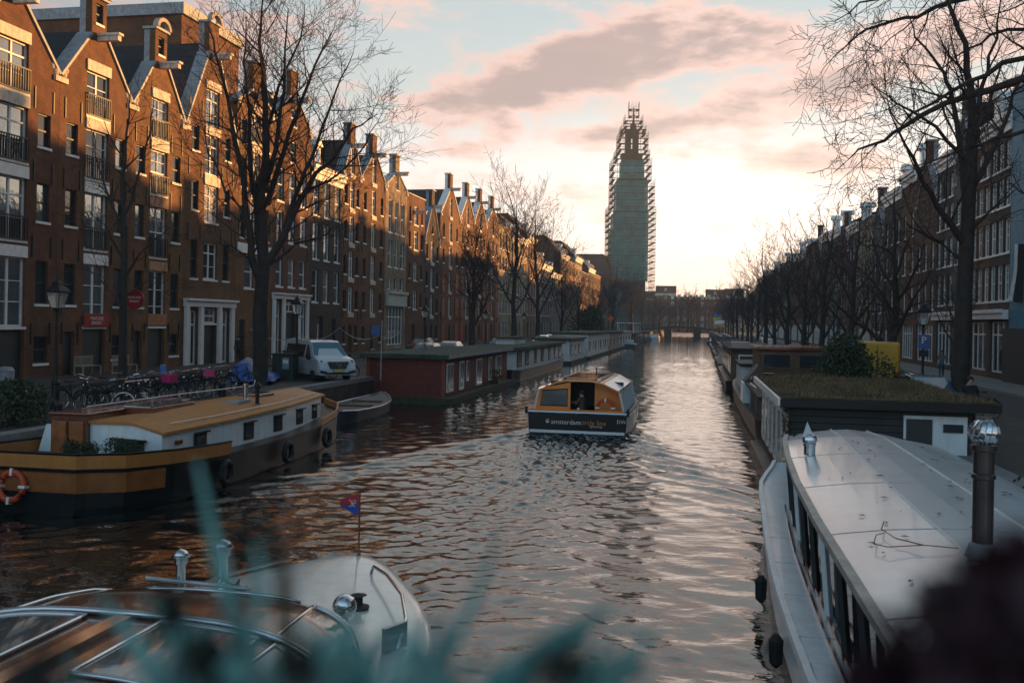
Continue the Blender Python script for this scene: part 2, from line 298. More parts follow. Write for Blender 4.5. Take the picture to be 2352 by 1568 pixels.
# water: a real surface of small waves, with the wake of the tour boat
def make_water():
    ys = [2.0]
    while ys[-1] < 522: ys.append(ys[-1]+max(.045, ys[-1]*.0030))
    ys = np.array(ys); xs = np.arange(-17.3, 6.8, .075)
    X, Y = np.meshgrid(xs, ys); sp = np.maximum(.075, Y*.0030)
    Z = np.zeros_like(X); rng = np.random.RandomState(3)
    for i in range(110):
        wl = .19*(8.0 ** (rng.rand())); a = rng.normal(0, .75) + (0 if i % 3 else 1.4)
        kx, ky = 2*math.pi/wl*math.sin(a), 2*math.pi/wl*math.cos(a)
        amp = .0021*wl*min(1, (1.1/wl))**.5*np.clip(wl/(sp*2.4)-1, 0, 1)
        ph = rng.rand()*6.28
        wig = .6*np.sin(X*.31+i)+.6*np.sin(Y*.23+i*1.7)
        Z += amp*np.sin(kx*X+ky*Y+ph+wig)*(1+.6*np.sin(X*.12+Y*.09*((i % 5)-2)+i))
    Z *= .75+.45*np.sin(X*.35+1.5*np.sin(Y*.11))*np.sin(Y*.16+X*.12+1)
    d = 37.0-Y; s = X+4.4
    for sg in (-1, 1):
        arm = 1.9+.30*d
        for k, (off, am) in enumerate(((0, .075), (-.8, .06), (-1.6, .05), (-2.4, .035), (.9, .03))):
            q = (sg*s-arm-off)
            Z += np.where(d > -9, am*np.exp(-(q/.42)**2)*np.clip((d+9)/6, 0, 1)*np.exp(-np.clip(d, 0, 99)/26)*(1+.35*np.sin(Y*2.2+k+sg)), 0)
        env = np.exp(-((sg*s-1.9-.30*d)/(.9+.02*np.clip(d, 0, 99)))**2)*np.clip((d+9)/6, 0, 1)*np.exp(-np.clip(d, 0, 99)/22)
        Z += env*(.050*np.sin(2*math.pi/1.05*(.55*sg*s+.83*Y)+.8*np.sin(X*.9))+.022*np.sin(2*math.pi/.55*(.7*sg*s+.7*Y)))
    tr = np.where(d > 0, np.exp(-(s/2.0)**2)*np.exp(-d/9), 0)
    for i in range(14):
        wl = rng.uniform(.3, .8); a = rng.uniform(0, 6.28); Z += tr*.024*np.sin(2*math.pi/wl*(X*math.cos(a)+Y*math.sin(a))+i)
    ny, nx = X.shape
    co = np.stack([X, Y, Z], -1).reshape(-1, 3)
    idx = np.arange(nx*ny).reshape(ny, nx)
    f = np.stack([idx[:-1, :-1], idx[:-1, 1:], idx[1:, 1:], idx[1:, :-1]], -1).reshape(-1, 4)
    me = bpy.data.meshes.new('water'); me.vertices.add(len(co)); me.vertices.foreach_set('co', co.ravel())
    me.loops.add(f.size); me.loops.foreach_set('vertex_index', f.ravel()); me.polygons.add(len(f))
    me.polygons.foreach_set('loop_start', np.arange(0, f.size, 4)); me.polygons.foreach_set('loop_total', np.full(len(f), 4)); me.update(calc_edges=True)
    me.polygons.foreach_set('use_smooth', np.ones(len(f), bool))
    m = bpy.data.materials.new('canal_water'); m.use_nodes = True; t = m.node_tree; b = t.nodes['Principled BSDF']
    b.inputs['Base Color'].default_value = (.006, .009, .009, 1); b.inputs['Roughness'].default_value = .03; b.inputs['IOR'].default_value = 1.5; b.inputs['Specular IOR Level'].default_value = 1.0
    L = t.links.new; tc = t.nodes.new('ShaderNodeTexCoord')
    h = None
    for sc, st, nz in (((1, 1.8, 1), 2.2, .7), ((1, 1.8, 1), 7.0, .3)):
        mp = t.nodes.new('ShaderNodeMapping'); mp.inputs['Scale'].default_value = sc; L(tc.outputs['Object'], mp.inputs[0])
        no = t.nodes.new('ShaderNodeTexNoise'); no.inputs['Scale'].default_value = st; no.inputs['Detail'].default_value = 1.5; no.inputs['Roughness'].default_value = .5; no.inputs['Distortion'].default_value = .6; L(mp.outputs[0], no.inputs['Vector'])
        q = t.nodes.new('ShaderNodeMath'); q.operation = 'MULTIPLY'; L(no.outputs['Fac'], q.inputs[0]); q.inputs[1].default_value = nz
        if h is None: h = q.outputs[0]
        else:
            ad = t.nodes.new('ShaderNodeMath'); ad.operation = 'ADD'; L(h, ad.inputs[0]); L(q.outputs[0], ad.inputs[1]); h = ad.outputs[0]
    bp = t.nodes.new('ShaderNodeBump'); bp.inputs['Strength'].default_value = .45; bp.inputs['Distance'].default_value = .03; L(h, bp.inputs['Height']); L(bp.outputs[0], b.inputs['Normal'])
    me.materials.append(m); o = link('water', me); tag(o, kind='structure')
make_water()

# ================================================================ HOUSES
WC = {}; RW = random.Random(77)
def window_meshes(w, h, kind):
    key = (round(w, 2), round(h, 2), kind)
    if key in WC: return WC[key]
    fr = MB(); t = .075 if kind != 'dark' else .06; x0, x1 = -.21, -.12
    fr.box(x0, x1, -w/2, -w/2+t, 0, h); fr.box(x0, x1, w/2-t, w/2, 0, h)
    fr.box(x0, x1, -w/2+t, w/2-t, 0, t*1.2); fr.box(x0, x1, -w/2+t, w/2-t, h-t, h)
    b = .025
    def vb(y, z0, z1, q=b): fr.box(x0+.01, x1-.015, y-q, y+q, z0, z1)
    def hb(z, q=b, y0=None, y1=None): fr.box(x0+.012, x1-.017, (-w/2+t) if y0 is None else y0, (w/2-t) if y1 is None else y1, z-q, z+q)
    if kind in ('sash', 'dark'): hb(h*.5, .04); 
    if kind == 'sash6': hb(h*.5, .04); vb(0, t, h-t, .018); hb(h*.75, .015)
    if kind == 'case': vb(0, t, h-t, .05); hb(h*.72, .04); hb(h*.36, .015)
    if kind == 'loft': vb(0, t, h-t, .055); hb(h*.66, .02); hb(h*.36, .02)
    if kind == 'shop':
        for k in range(1, max(2, int(w/.9))): vb(-w/2+k*w/max(2, int(w/.9)), t, h-t, .04)
        hb(h*.74, .05)
    fm = fr.me('window', m_frame if kind in ('dark',) else m_white)
    pm = [MB().box(x0-.03, x0+.02, -w/2, w/2, 0, h).me('pane', q) for q in ((m_glass, m_glass, m_curt, m_glassd) if kind not in ('shop', 'dark') else (m_glassd, m_glassd, m_glass, m_glassd))]
    sm = MB().box(-.118, .06, -w/2-.06, w/2+.06, -.12, -.002).me('sill', m_white if kind != 'dark' else m_white)
    WC[key] = (fm, pm, sm); return WC[key]
def wall_mesh(outline, holes, thick, m, body=None, arch=()):
    bm = bmesh.new(); f = bm.faces.new([bm.verts.new((0, y, z)) for y, z in outline])
    def cut(co, no):
        bmesh.ops.bisect_plane(bm, geom=bm.verts[:]+bm.edges[:]+bm.faces[:], plane_co=co, plane_no=no, dist=1e-5)
    for v in sorted({round(q, 3) for h in holes for q in (h[0], h[1])}): cut((0, v, 0), (0, 1, 0))
    for v in sorted({round(q, 3) for h in holes for q in (h[2], h[3])}): cut((0, 0, v), (0, 0, 1))
    kill = []
    for f in bm.faces:
        c = f.calc_center_median()
        for h in holes:
            if h[0] < c.y < h[1] and h[2] < c.z < h[3]: kill.append(f); break
    bmesh.ops.delete(bm, geom=kill, context='FACES')
    ret = bmesh.ops.extrude_face_region(bm, geom=bm.faces[:])
    for v in ret['geom']:
        if isinstance(v, bmesh.types.BMVert): v.co.x -= thick
    if body:
        w2, dep, e = body; mb = MB().box(-dep, -thick-.002, -w2, w2, 0, e)
        vs = [bm.verts.new(p) for p in mb.v]
        for q in mb.f: bm.faces.new([vs[i] for i in q])
    bmesh.ops.recalc_face_normals(bm, faces=bm.faces)
    me = bpy.data.meshes.new('wall'); bm.to_mesh(me); bm.free(); me.materials.append(m); return me
ANCH = MB().box(.002, .05, -.035, .035, -.5, .5).me('wall_anchor', m_iron)
def house(label, side, y0, y1, gable, eave, top, brick, wins, depth=12, xf=None, coping=None, roofm=None, anchors=(), lintels=(), hoist=None, cat='house', name='canal_house', group=None, neck=.6, crown=False, far=False):
    W = abs(y1-y0)-.02; yc = (y0+y1)/2; xf = (-30 if side < 0 else 18) if xf is None else xf
    t = thing(name, label, cat, (xf, yc, QZ), 0 if side < 0 else math.pi, group or ('houses along the left quay' if side < 0 else 'houses along the right quay'))
    w2 = W/2; e = eave; n = neck
    if gable == 'spout':
        t1 = top-1.9; out = [(-w2, 0), (w2, 0), (w2, e), (n, t1), (n, top), (-n, top), (-n, t1), (-w2, e)]
    elif gable == 'tri': out = [(-w2, 0), (w2, 0), (w2, e), (0, top), (-w2, e)]; t1 = top; n = 0
    else: out = [(-w2, 0), (w2, 0), (w2, e), (-w2, e)]
    holes = [(y-w/2, y+w/2, z0, z1) for (y, z0, z1, w, k) in wins if k != 'blind']
    wl = link('wall', wall_mesh(out, holes, .35, brick, (w2, depth, e if gable != 'flat' else e-.4)), t)
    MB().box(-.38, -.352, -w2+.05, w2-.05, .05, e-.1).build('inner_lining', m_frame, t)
    for (y, z0, z1, w, k) in wins:
        if k == 'door':
            d = MB().box(-.26, -.18, y-w/2, y+w/2, z0, z1).build('door', m_frame, t)
            MB().box(-.178, -.15, y-w/2+.12, y-w/2+.2, z0+1.0, z0+1.12).build('handle', m_zinc, d); continue
        fm, pm, sm = window_meshes(w, z1-z0, k)
        f = link('window', fm, t, (0, y, z0)); link('pane', pm[RW.choice((0, 0, 1, 2, 3))], f)
        if not far and k != 'shop': link('sill', sm, f)
    for (y, z) in anchors: link('wall_anchor', ANCH, t, (0, y, z))
    for (ya, yb, za, zb, mm) in lintels: MB().box(.004, .09, ya, yb, za, zb).build('lintel', mm, t, bevel=.01)
    roofm = roofm or m_tile; cop = coping or m_lead
    if gable in ('spout', 'tri'):
        rz = e+(t1-e)*w2/(w2-n)-.35 if n else top-.35
        MB().prism([(-w2, e-.02), (w2, e-.02), (0, rz)], 'x', -depth, -.36).build('roof', roofm, t)
        mb = MB()
        for s in (-1, 1):
            a, b = Vector((s*w2, e)), Vector((s*n, t1)); dr = (b-a).normalized(); nn = Vector((-dr.y, dr.x))*(1 if s > 0 else -1)
            if nn.y < 0: nn = -nn
            q = [a, b, b+nn*.13, a+nn*.13]
            mb.prism([(p.x, p.y) for p in q], 'x', -.75, .10)
        mb.build('coping', cop, t)
        if n:
            MB().box(-.75, .13, -n-.1, n+.1, top+.002, top+.14).box(-.70, -.36, -n+.002, n-.002, t1-.2, top).build('chimney_block', cop, t)
            if crown:
                pts = [(n*1.15*math.cos(a), top+.14+.55*math.sin(a)) for a in [math.pi*i/10 for i in range(11)]]+[(-n*.7, top+.142)]
                pts = [(n*1.2*math.cos(math.pi*i/12), top+.142+.6*math.sin(math.pi*i/12)) for i in range(13)]+[(n*.85*math.cos(math.pi*i/12), top+.143+.38*math.sin(math.pi*i/12)) for i in range(12, -1, -1)]
                MB().prism(pts, 'x', -.1, .22).build('gable_crown', m_stone, t)
        for s in (-1, 1):
            MB().box(-.3, .14, s*w2-.45*(s > 0), s*w2+.45*(s < 0), e-.25, e-.003).build('kneeler', m_lintel, t)
            if not far: MB().ball((-.05, s*(w2-.28), e+.2), .24, 5, (.7, 1, 1)).ball((-.05, s*(w2-.5), e+.42), .16, 5, (.7, 1, 1)).build('scroll_ornament', m_stone, t, smooth=True)
    elif gable == 'cornice':
        MB().box(-.1, .42, -w2, w2, e-.32, e).box(-.1, .28, -w2, w2, e-.6, e-.322).box(-.002, .10, -w2, w2, e-1.1, e-.602).build('cornice', m_white, t)
        MB().prism([(-.1, e), (-3.8, top), (-depth+3, top), (-depth, e)], 'y', -w2, w2).build('roof', roofm, t)
        d = MB().box(-1.9, -.9, -.55, .55, e+.1, e+2.0).prism([(-.75, e+2.0), (.75, e+2.0), (0, e+2.6)], 'x', -2.4, -.7).build('dormer', m_white, t)
        MB().box(-.898, -.87, -.38, .38, e+.4, e+1.75).build('pane', m_glass, d)
        hoist = hoist
    elif gable == 'flat':
        MB().box(-.5, .12, -w2-.0, w2+.0, e+.002, e+.12).build('coping', cop, t)
        MB().box(-depth, -.502, -w2+.3, w2-.3, e-.398, e-.35).build('roof', m_tiled, t)
    if hoist:
        MB().box(-.2, 1.15, -.14, .14, hoist-.12, hoist+.14).box(-.1, 1.25, -.2, .2, hoist+.142, hoist+.26).build('hoist_beam', m_lintel, t)
    if gable != 'flat' and not far:
        c = MB().box(-depth+4, -depth+4.8, w2-1.0, w2-.3, e, (top if gable == 'cornice' else e+3)+.9).build('chimney', brick, t)
    return t
def railing(t, y0, y1, z0, z1, x=.1, mm=None):
    mb = MB(); n = max(3, int((y1-y0)/.16)); mb.box(x-.03, x+.03, y0, y1, z1-.06, z1).box(x-.03, x+.03, y0, y1, z0, z0+.06)
    for i in range(n+1):
        y = y0+.02+(y1-y0-.04)*i/n; mb.box(x-.02, x+.02, y-.018, y+.018, z0+.06, z1-.06)
    for s in (y0, y1-.05): mb.box(.005, x-.03, s, s+.05, z1-.06, z1-.002)
    mb.build('balcony_railing', mm or m_iron, t)
def zz(px, py): return Fx(px, py)[1]-QZ
def yy(px, py): return Fx(px, py)[0]

Yb = [yy(p, 500) for p in (132, 299, 422, 541, 626, 712, 787, 828, 886, 935, 976, 1012, 1058, 1090, 1118, 1147)]
# --- three twin warehouses
zL = [(zz(215, 142), zz(215, 165), zz(215, 271)), (zz(215, 276), zz(215, 298), zz(215, 414)), (zz(215, 421), zz(215, 444), zz(215, 575)), (zz(215, 585), zz(215, 607), zz(215, 752))]
zS = [(zz(159, 354), zz(159, 281)), (zz(160, 519), zz(160, 435)), (zz(160, 700), zz(160, 606))]
SIGNM = mat('red_sign_paint', (.30, .012, .012), .4); TXTW = mat('white_lettering', (.75, .72, .68), .5)
def text(s, size, m, parent, loc, rot, name='lettering', ext=.004, align='CENTER', shear=0, space=1):
    cu = bpy.data.curves.new('t', 'FONT'); cu.body = s; cu.size = size; cu.extrude = ext; cu.align_x = align; cu.align_y = 'CENTER'; cu.shear = shear; cu.space_character = space; cu.resolution_u = 2
    tmp = bpy.data.objects.new('t', cu); COL.objects.link(tmp); dg = bpy.context.evaluated_depsgraph_get(); dg.update()
    me = bpy.data.meshes.new_from_object(tmp.evaluated_get(dg)); bpy.data.objects.remove(tmp); me.materials.clear(); me.materials.append(m)
    return link(name, me, parent, loc, rot)
def warehouse(label, y0, y1, top, brick, kind, door, lp=m_lintel, crown=True, coping=None, rm=None, lows=None):
    wins = []; lint = []; W = y1-y0; lw = W*.31; e = zz(132, 175)
    for i, (a, b, c) in enumerate(zL):
        wins.append((0, c+.05, b-.02, lw, kind if i < 3 else 'loft'))
        lint.append((-lw/2-.06, lw/2+.06, b-.02, a+.02, lp if i < 2 else lows or m_white))
    ys = W*.335
    for a, b in zS:
        for s in (-1, 1): wins.append((s*ys, a, b, .88, 'dark'))
    wins.append((0, zz(215, 215)+3.6, zz(215, 215)+4.6, .6, 'dark'))
    wins.append((0, .12, 2.35, lw, 'door')); wins.append((-ys, .1, 2.2, .85, 'door')); wins.append((ys, .75, 2.0, .95, 'dark'))
    an = [(s*q*W, z) for z in (zz(159, 250), zz(160, 410), zz(160, 575), zz(160, 765)) for s in (-1, 1) for q in (.43, .225)]
    t = house(label, -1, y0, y1, 'spout', e, top-QZ, brick, wins, anchors=an, lintels=lint, hoist=top-QZ-2.0, crown=crown, roofm=rm or m_tiled, coping=coping)
    for i, (a, b, c) in enumerate(zL[:3]): railing(t, -lw/2-.02, lw/2+.02, c+.05, c+1.15)
    return t
w1 = warehouse('brown brick warehouse cut off by the left edge, with wide balcony railings', Yb[0]-6.3, Yb[0], 20.2, BR[1], 'case', 1)
w2 = warehouse('brick warehouse with the red bakery sign over its door and a hooded gable', Yb[0], Yb[1], 20.3, BR[0], 'loft', 1)
w3 = warehouse('brick warehouse between the bakery warehouse and the house with the white portal', Yb[1], Yb[2], 20.4, BR[2], 'sash6', 1, lows=mat('peach_lintel', (.50, .25, .14), .7, grime=.5))
lw = (Yb[1]-Yb[0])*.31
MB().box(.095, .16, -lw/2-.1, lw/2+.1, 2.42, 3.1).build('shop_sign', SIGNM, w2, bevel=.01)
text('PANCAKE', .24, TXTW, w2, (.163, 0, 2.86), (R(90), 0, R(90))); text('BAKERY', .24, TXTW, w2, (.163, 0, 2.63), (R(90), 0, R(90)))
MB().box(.01, .8, 2.78, 2.82, 3.98, 4.02).build('sign_bracket', m_iron, w2)
MB().lathe([(.01, -.04), (.52, -.035), (.52, .035), (.01, .04)], (.62, 2.6, 3.9), 20, Matrix.Rotation(R(90), 3, 'X')).build('round_sign', SIGNM, w2)
text('PANCAKE', .17, TXTW, w2, (.62, 2.555, 4.0), (R(90), 0, 0)); text('BAKERY', .17, TXTW, w2, (.62, 2.555, 3.8), (R(90), 0, 0))
MB().box(.01, .09, -lw/2-.02, lw/2+.02, 2.5, 3.15).build('board', mat('orange_board', (.40, .17, .08), .7, grime=.4), w3)
# --- house with the white portal
y0, y1 = Yb[2], Yb[3]; yc = (y0+y1)/2; W = y1-y0
def zw(*a): return [zz(484, q) for q in a]
wins = []; lint = []
for a, b in ((206, 292), (311, 402), (427, 511), (559, 642)): za, zb = zw(b, a); wins.append((0, za, zb, 1.7, 'case'))
for a, b in ((187, 206), (292, 311), (403, 427)): za, zb = zw(b, a); lint.append((-.95, .95, za, zb, m_lintel))
for a, b in ((300, 357), (424, 490), (556, 642)):
    za, zb = zw(b, a)
    for s in (-1, 1): wins.append((s*2.0, za, zb, .82, 'dark'))
ztop = zz(470, 692); wins.append((0, .15, ztop-.5, 1.9, 'blind'))
wins += [(0, .1, ztop-1.5, 1.75, 'door'), (0, ztop-1.35, ztop-.45, 1.75, 'sash'), (-2.0, .1, ztop-.6, 1.0, 'shop'), (2.0, .1, ztop-.6, 1.0, 'shop')]
an = [(s*q, z) for z in zw(260, 395, 540) for s in (-1, 1) for q in (2.75, 1.3)]
t = house('brick house with a tall white pilaster portal and glazed entrance on the left quay', -1, y0, y1, 'spout', zz(422, 285), zz(500, 62), BR[0], [q for q in wins if q[4] != 'blind'], anchors=an, lintels=lint, hoist=zz(500, 62)-2.1, crown=True, roofm=m_tiled)
mb = MB()
for y in (-2.85, -1.15, 1.15, 2.85): mb.box(.004, .2, y-.19, y+.19, 0, ztop-.35)
mb.box(.004, .24, -W/2+.1, W/2-.1, ztop-.35, ztop).box(.004, .42, -W/2+.06, W/2-.06, ztop+.002, ztop+.14).build('portal', m_whiteclean, t, bevel=.01)
# tall block behind
t = thing('tall_house', 'tall flat topped brick block rising behind the gables on the left', 'house', (-36, 66, QZ), 0)
MB().box(-16, 0, -4.2, 4.4, 0, 24.3).build('wall', BR[1], t); MB().box(-16.2, .25, -4.4, 4.6, 24.302, 25.1).build('parapet', m_lead, t)
# --- fifth and sixth house
y0, y1 = Yb[3], Yb[4]
wins = [(0, *zw(b, a), 1.25, 'loft') for a, b in ((262, 325),)]
def zq(x, *a): return [zz(x, q) for q in a]
wins = []; lint = []
for a, b in ((262, 328), (352, 427), (455, 540)):
    za, zb = zq(585, b, a); wins.append((0, za, zb, 1.35, 'loft')); lint.append((-.75, .75, zb, zb+.6, m_lintel))
    for s in (-1, 1): wins.append((s*1.75, za-.3, zb-.6, .8, 'dark'))
za, zb = zq(585, 663, 588); wins += [(-.75, za, zb, 1.35, 'sash'), (.85, za, zb, 1.35, 'sash')]; lint.append((-2.5, 2.6, zb+.1, zb+.75, m_white))
wins += [(-1.6, .1, 2.9, .9, 'door'), (.6, .1, 3.3, 1.5, 'door')]
t5 = house('brick warehouse behind the biggest bare tree, with loft railings and wide windows', -1, y0, y1, 'spout', zz(585, 270)+.6, zz(585, 145), BR[2], wins, anchors=[(s*2.35, z) for z in zq(585, 300, 400, 520) for s in (-1, 1)], lintels=lint, hoist=zz(585, 145)-2.2)
for a in (427, 328, 540): za = zz(585, a); railing(t5, -.75, .75, za, za+1.0)
y0, y1 = Yb[4], Yb[5]; W = y1-y0; wins = []; lint = []
for a, b in ((250, 290), (325, 375)): za, zb = zq(673, b, a); wins.append((0, za, zb, 1.0, 'sash'))
for a, b in ((395, 470), (492, 560), (596, 660)):
    za, zb = zq(673, b, a)
    for y in (-2.1, 0, 2.1): wins.append((y, za, zb, 1.15, 'sash'))
ztop = zz(660, 678)
wins += [(0, .1, ztop-1.4, 2.0, 'door'), (0, ztop-1.25, ztop-.45, 2.0, 'shop'), (-2.3, .1, ztop-.5, 1.1, 'shop'), (2.3, .1, ztop-.5, 1.1, 'shop')]
t = house('tall brick house with three windows per floor and white shop front', -1, y0, y1, 'spout', zz(673, 290), zz(673, 165), BR[1], wins, anchors=[(s*3.0, z) for z in zq(673, 380, 480, 580) for s in (-1, 1)], hoist=zz(673, 165)-2.2)
mb = MB()
for y in (-3.0, -1.35, 1.35, 3.0): mb.box(.004, .16, y-.2, y+.2, 0, ztop-.3)
mb.box(.004, .2, -W/2+.1, W/2-.1, ztop-.3, ztop).box(.004, .36, -W/2+.06, W/2-.06, ztop+.002, ztop+.13).build('shop_front', m_whiteclean, t)
# --- cornice house
rows7 = [zq(750, b, a) for a, b in ((420, 501), (518, 599), (623, 695))]
def bays(rows, ys, w, kind): return [(y, za, zb, w, kind) for za, zb in rows for y in ys]
y0, y1 = Yb[5], Yb[6]
t = house('house with a straight white cornice, tiled roof and dormer beside the big tree', -1, y0, y1, 'cornice', zz(750, 390), zz(750, 300), BR[4], bays(rows7, (-2.3, 0, 2.3), 1.25, 'sash')+[(-1.2, .1, 3.2, 1.6, 'door'), (1.7, .1, 3.0, 1.2, 'door')])
# --- the narrow warehouses further on
def tallhouse(label, i, px, ptop, peave, brick, sash='sash', ctr='arch', n=5, coping=None, ground='door', tri=False):
    y0, y1 = Yb[i], Yb[i+1]; W = y1-y0; e = zz(px, peave); tp = zz(px, ptop); wins = []; lint = []
    zs = [.4+3.05*k for k in range(int((e-.3)/3.05)+1)]
    for k, z in enumerate(zs):
        if k == 0: wins += [(0, .1, 2.5, 1.1, 'door'), (-W*.33, .9, 2.4, .7, 'dark'), (W*.33, .9, 2.4, .7, 'dark')]; continue
        wins.append((0, z+.15, z+2.5, 1.15, 'case'))
        if z+2.2 < e:
            for s in (-1, 1): wins.append((s*W*.33, z+.45, z+2.1, .75, 'dark'))
        lint.append((-.65, .65, z-.25, z+.12, m_lintel))
    z = zs[-1]+3.4
    if z+1.2 < tp-2.0: wins.append((0, z, z+.9, .5, 'dark'))
    return house(label, -1, y0, y1, 'spout', e, tp, brick, wins, lintels=lint, coping=coping, hoist=tp-1.9, anchors=[(s*W*.43, q+.1) for q in zs[1:] for s in (-1, 1)])
m_blue = mat('blue_grey_lead', (.22, .30, .38), .5, grime=.3)
tallhouse('narrow brick gable house with blue coping, right of the cornice house', 6, 807, 285, 405, BR[1], coping=m_blue)
tallhouse('brick gable house just left of the house with the pale green shop', 7, 858, 311, 420, BR[0], coping=m_blue)
rows10 = [zq(910, b, a) for a, b in ((463, 537), (555, 615), (637, 695))]
y0, y1 = Yb[8], Yb[9]
t = house('gabled brick house with the pale green shop window on its ground floor', -1, y0, y1, 'spout', zz(913, 435), zz(913, 358), BR[5], bays(rows10, (-2.0, 0, 2.0), 1.2, 'sash')+[(0, zz(913, 437), zz(913, 400), .9, 'sash'), (0, .5, 4.3, 5.2, 'shop')], hoist=zz(913, 358)-1.9, coping=mat('pale_coping', (.5, .52, .54), .6))
MB().box(.004, .3, -3.0, 3.0, 4.4, 5.9).box(.302, .5, -3.05, 3.05, 5.6, 5.9).build('fascia', mat('mint_paint', (.46, .54, .48), .5, grime=.2), t)
tt = t
t = house('plain flat topped narrow brick house beyond the pale green shop', -1, Yb[9], Yb[10], 'flat', zz(955, 452), 0, BR[1], [(0, z, z+2.0, 1.5, 'case') for z in (4.2, 7.3, 10.6, 13.3)]+[(s*2.2, z+.2, z+1.8, .6, 'dark') for z in (4.2, 7.3, 10.6, 13.3) for s in (-1, 1)]+[(-.5, .1, 2.6, 1.4, 'door')], hoist=14.6)
tallhouse('low gable house with blue coping in front of the long tiled roof', 10, 994, 438, 560, BR[4], coping=m_blue)
def redhouse(i, px, ptop, peave, label):
    t = tallhouse(label, i, px, ptop, peave, BR[0], coping=m_white)
    W = Yb[i+1]-Yb[i]; sh = mat('red_shutters', (.28, .035, .015), .6)
    for z in (.4, 3.5, 6.5):
        for s in (-1, 1):
            MB().box(.03, .08, s*(W*.33)-.7, s*(W*.33)+.7, z, z+2.4).build('shutter', sh, t)
redhouse(11, 1037, 401, 500, 'sunlit gable house with red shutters, first of the four with tall necks')
redhouse(12, 1074, 421, 505, 'sunlit gable house with red shutters, second of the four with tall necks')
redhouse(13, 1104, 435, 515, 'sunlit gable house with red shutters, third of the four with tall necks')
redhouse(14, 1131, 451, 520, 'sunlit gable house with red shutters, last of the four with tall necks')
# --- the rest of the left row, seen between the trees
ORD = ['first', 'second', 'third', 'fourth', 'fifth', 'sixth', 'seventh', 'eighth', 'ninth', 'tenth', 'eleventh', 'twelfth', 'thirteenth', 'fourteenth', 'fifteenth', 'sixteenth', 'seventeenth', 'eighteenth', 'nineteenth', 'twentieth', 'twenty-first', 'twenty-second', 'twenty-third', 'twenty-fourth']
rr = random.Random(11); y = Yb[15]; k = 0
specs = [(9.5, 20.5, 'flat', 5), (8.0, 19.5, 'cornice', 5), (7.5, 20, 'cornice', 5), (9, 21, 'cornice', 0), (8, 18.5, 'flat', 5), (12, 17, 'cornice', 4), (14, 16, 'cornice', 6), (13, 21, 'cornice', 4), (13, 20, 'flat', 0), (14, 22, 'cornice', 5), (16, 19, 'flat', 1), (16, 21, 'cornice', 4), (18, 20, 'flat', 2)]
COLN = ['umber', 'brown', 'ochre', 'russet', 'dark', 'tan', 'grey']
for Wd, H, g, b in specs:
    nb = max(3, int(Wd/2.3)); ys = [(-Wd/2+Wd*(j+.5)/nb) for j in range(nb)]
    rows = [(z, z+2.2) for z in np.arange(4.3, H-3, 3.35)]
    far = k > 5
    house('%s %s house behind the left trees, %s beyond the red shutters' % (COLN[b], 'flat topped' if g == 'flat' else 'corniced', ORD[k]), -1, y, y+Wd, g, H-QZ-1.2, H+1.5, BR[b], bays(rows, ys, 1.15, 'sash6' if not far else 'sash')+[(ys[0], .1, 2.8, 1.1, 'door')]+[(q, .8, 3.0, 1.3, 'shop') for q in ys[1:]], far=far)
    y += Wd; k += 1
# big tiled roof behind the lower gables
# ================================================================ RIGHT ROW
def Fr(px, py): return Fx(px, py, 18)
rb = [Fr(p, 600)[0] for p in (2320, 2272, 2228, 2190, 2150)]
def zr(px, *a): return [Fr(px, q)[1]-QZ for q in a]
rowsR = [zr(2300, b, a) for a, b in ((608, 690), (505, 582), (412, 477), (330, 392))]
tb = house('blue painted house with a white line mural at the right edge', 1, rb[0]-9, rb[0], 'flat', 17, 0, mat('blue_wall_paint', (.05, .22, .34), .6, grime=.3, kind=None), [], cat='house')
mur = mat('mural_white', (.62, .70, .72), .6); mk = mat('mural_black', (.01, .01, .012), .6)
def Lr(px, py): a, b = Fr(px, py); return (-(a-(rb[0]-4.5)), b-QZ)
mb = MB(); mkb = MB()
pts = [Lr(2352, 560), Lr(2348, 620), Lr(2341, 690)]
mkb.tube([(.02, a, b) for a, b in pts], [.45, .4, .55], 8); mb.tube([(.16, a, b) for a, b in pts], [.32, .28, .42], 8)
mkb.build('mural_outline', mk, tb); mb.build('mural_arm', mur, tb)
MB().box(.2, .5, -4, 4, -.0, 3.2).build('dark_shutter', m_frame, tb)
sp = [('dark', 4, 'cornice', 16.6, 3), ('umber', 0, 'cornice', 18.6, 3), ('grey', 6, 'spout', 18.0, 2), ('dark', 4, 'cornice', 16.5, 3)]
for i in range(4):
    y0, y1 = rb[i], rb[i+1]; W = y1-y0; nb = sp[i][4]; ys = [-W/2+W*(j+.5)/nb for j in range(nb)]
    t = house(['dark brick house beside the blue mural, pale shop front below', 'tall brick house behind the big right hand trunk, over a grey shop awning', 'gable house with large white windows, third from the blue mural', 'dark corniced house, fourth from the blue mural on the right quay'][i], 1, y0, y1, sp[i][2], (16 if i != 2 else 13.5), sp[i][3]+1.5, BR[sp[i][1]],
              bays([(a, b) for a, b in rowsR if b < (15 if i != 2 else 12.5)], ys, 1.15, 'sash6')+[(0, .5, 3.6, W-1.0, 'shop')])
    MB().box(.004, .34, -W/2+.1, W/2-.1, 3.75, 4.3).box(.342, .5, -W/2+.05, W/2-.05, 4.12, 4.34).build('fascia', m_white, t)
y = rb[4]; k = 0
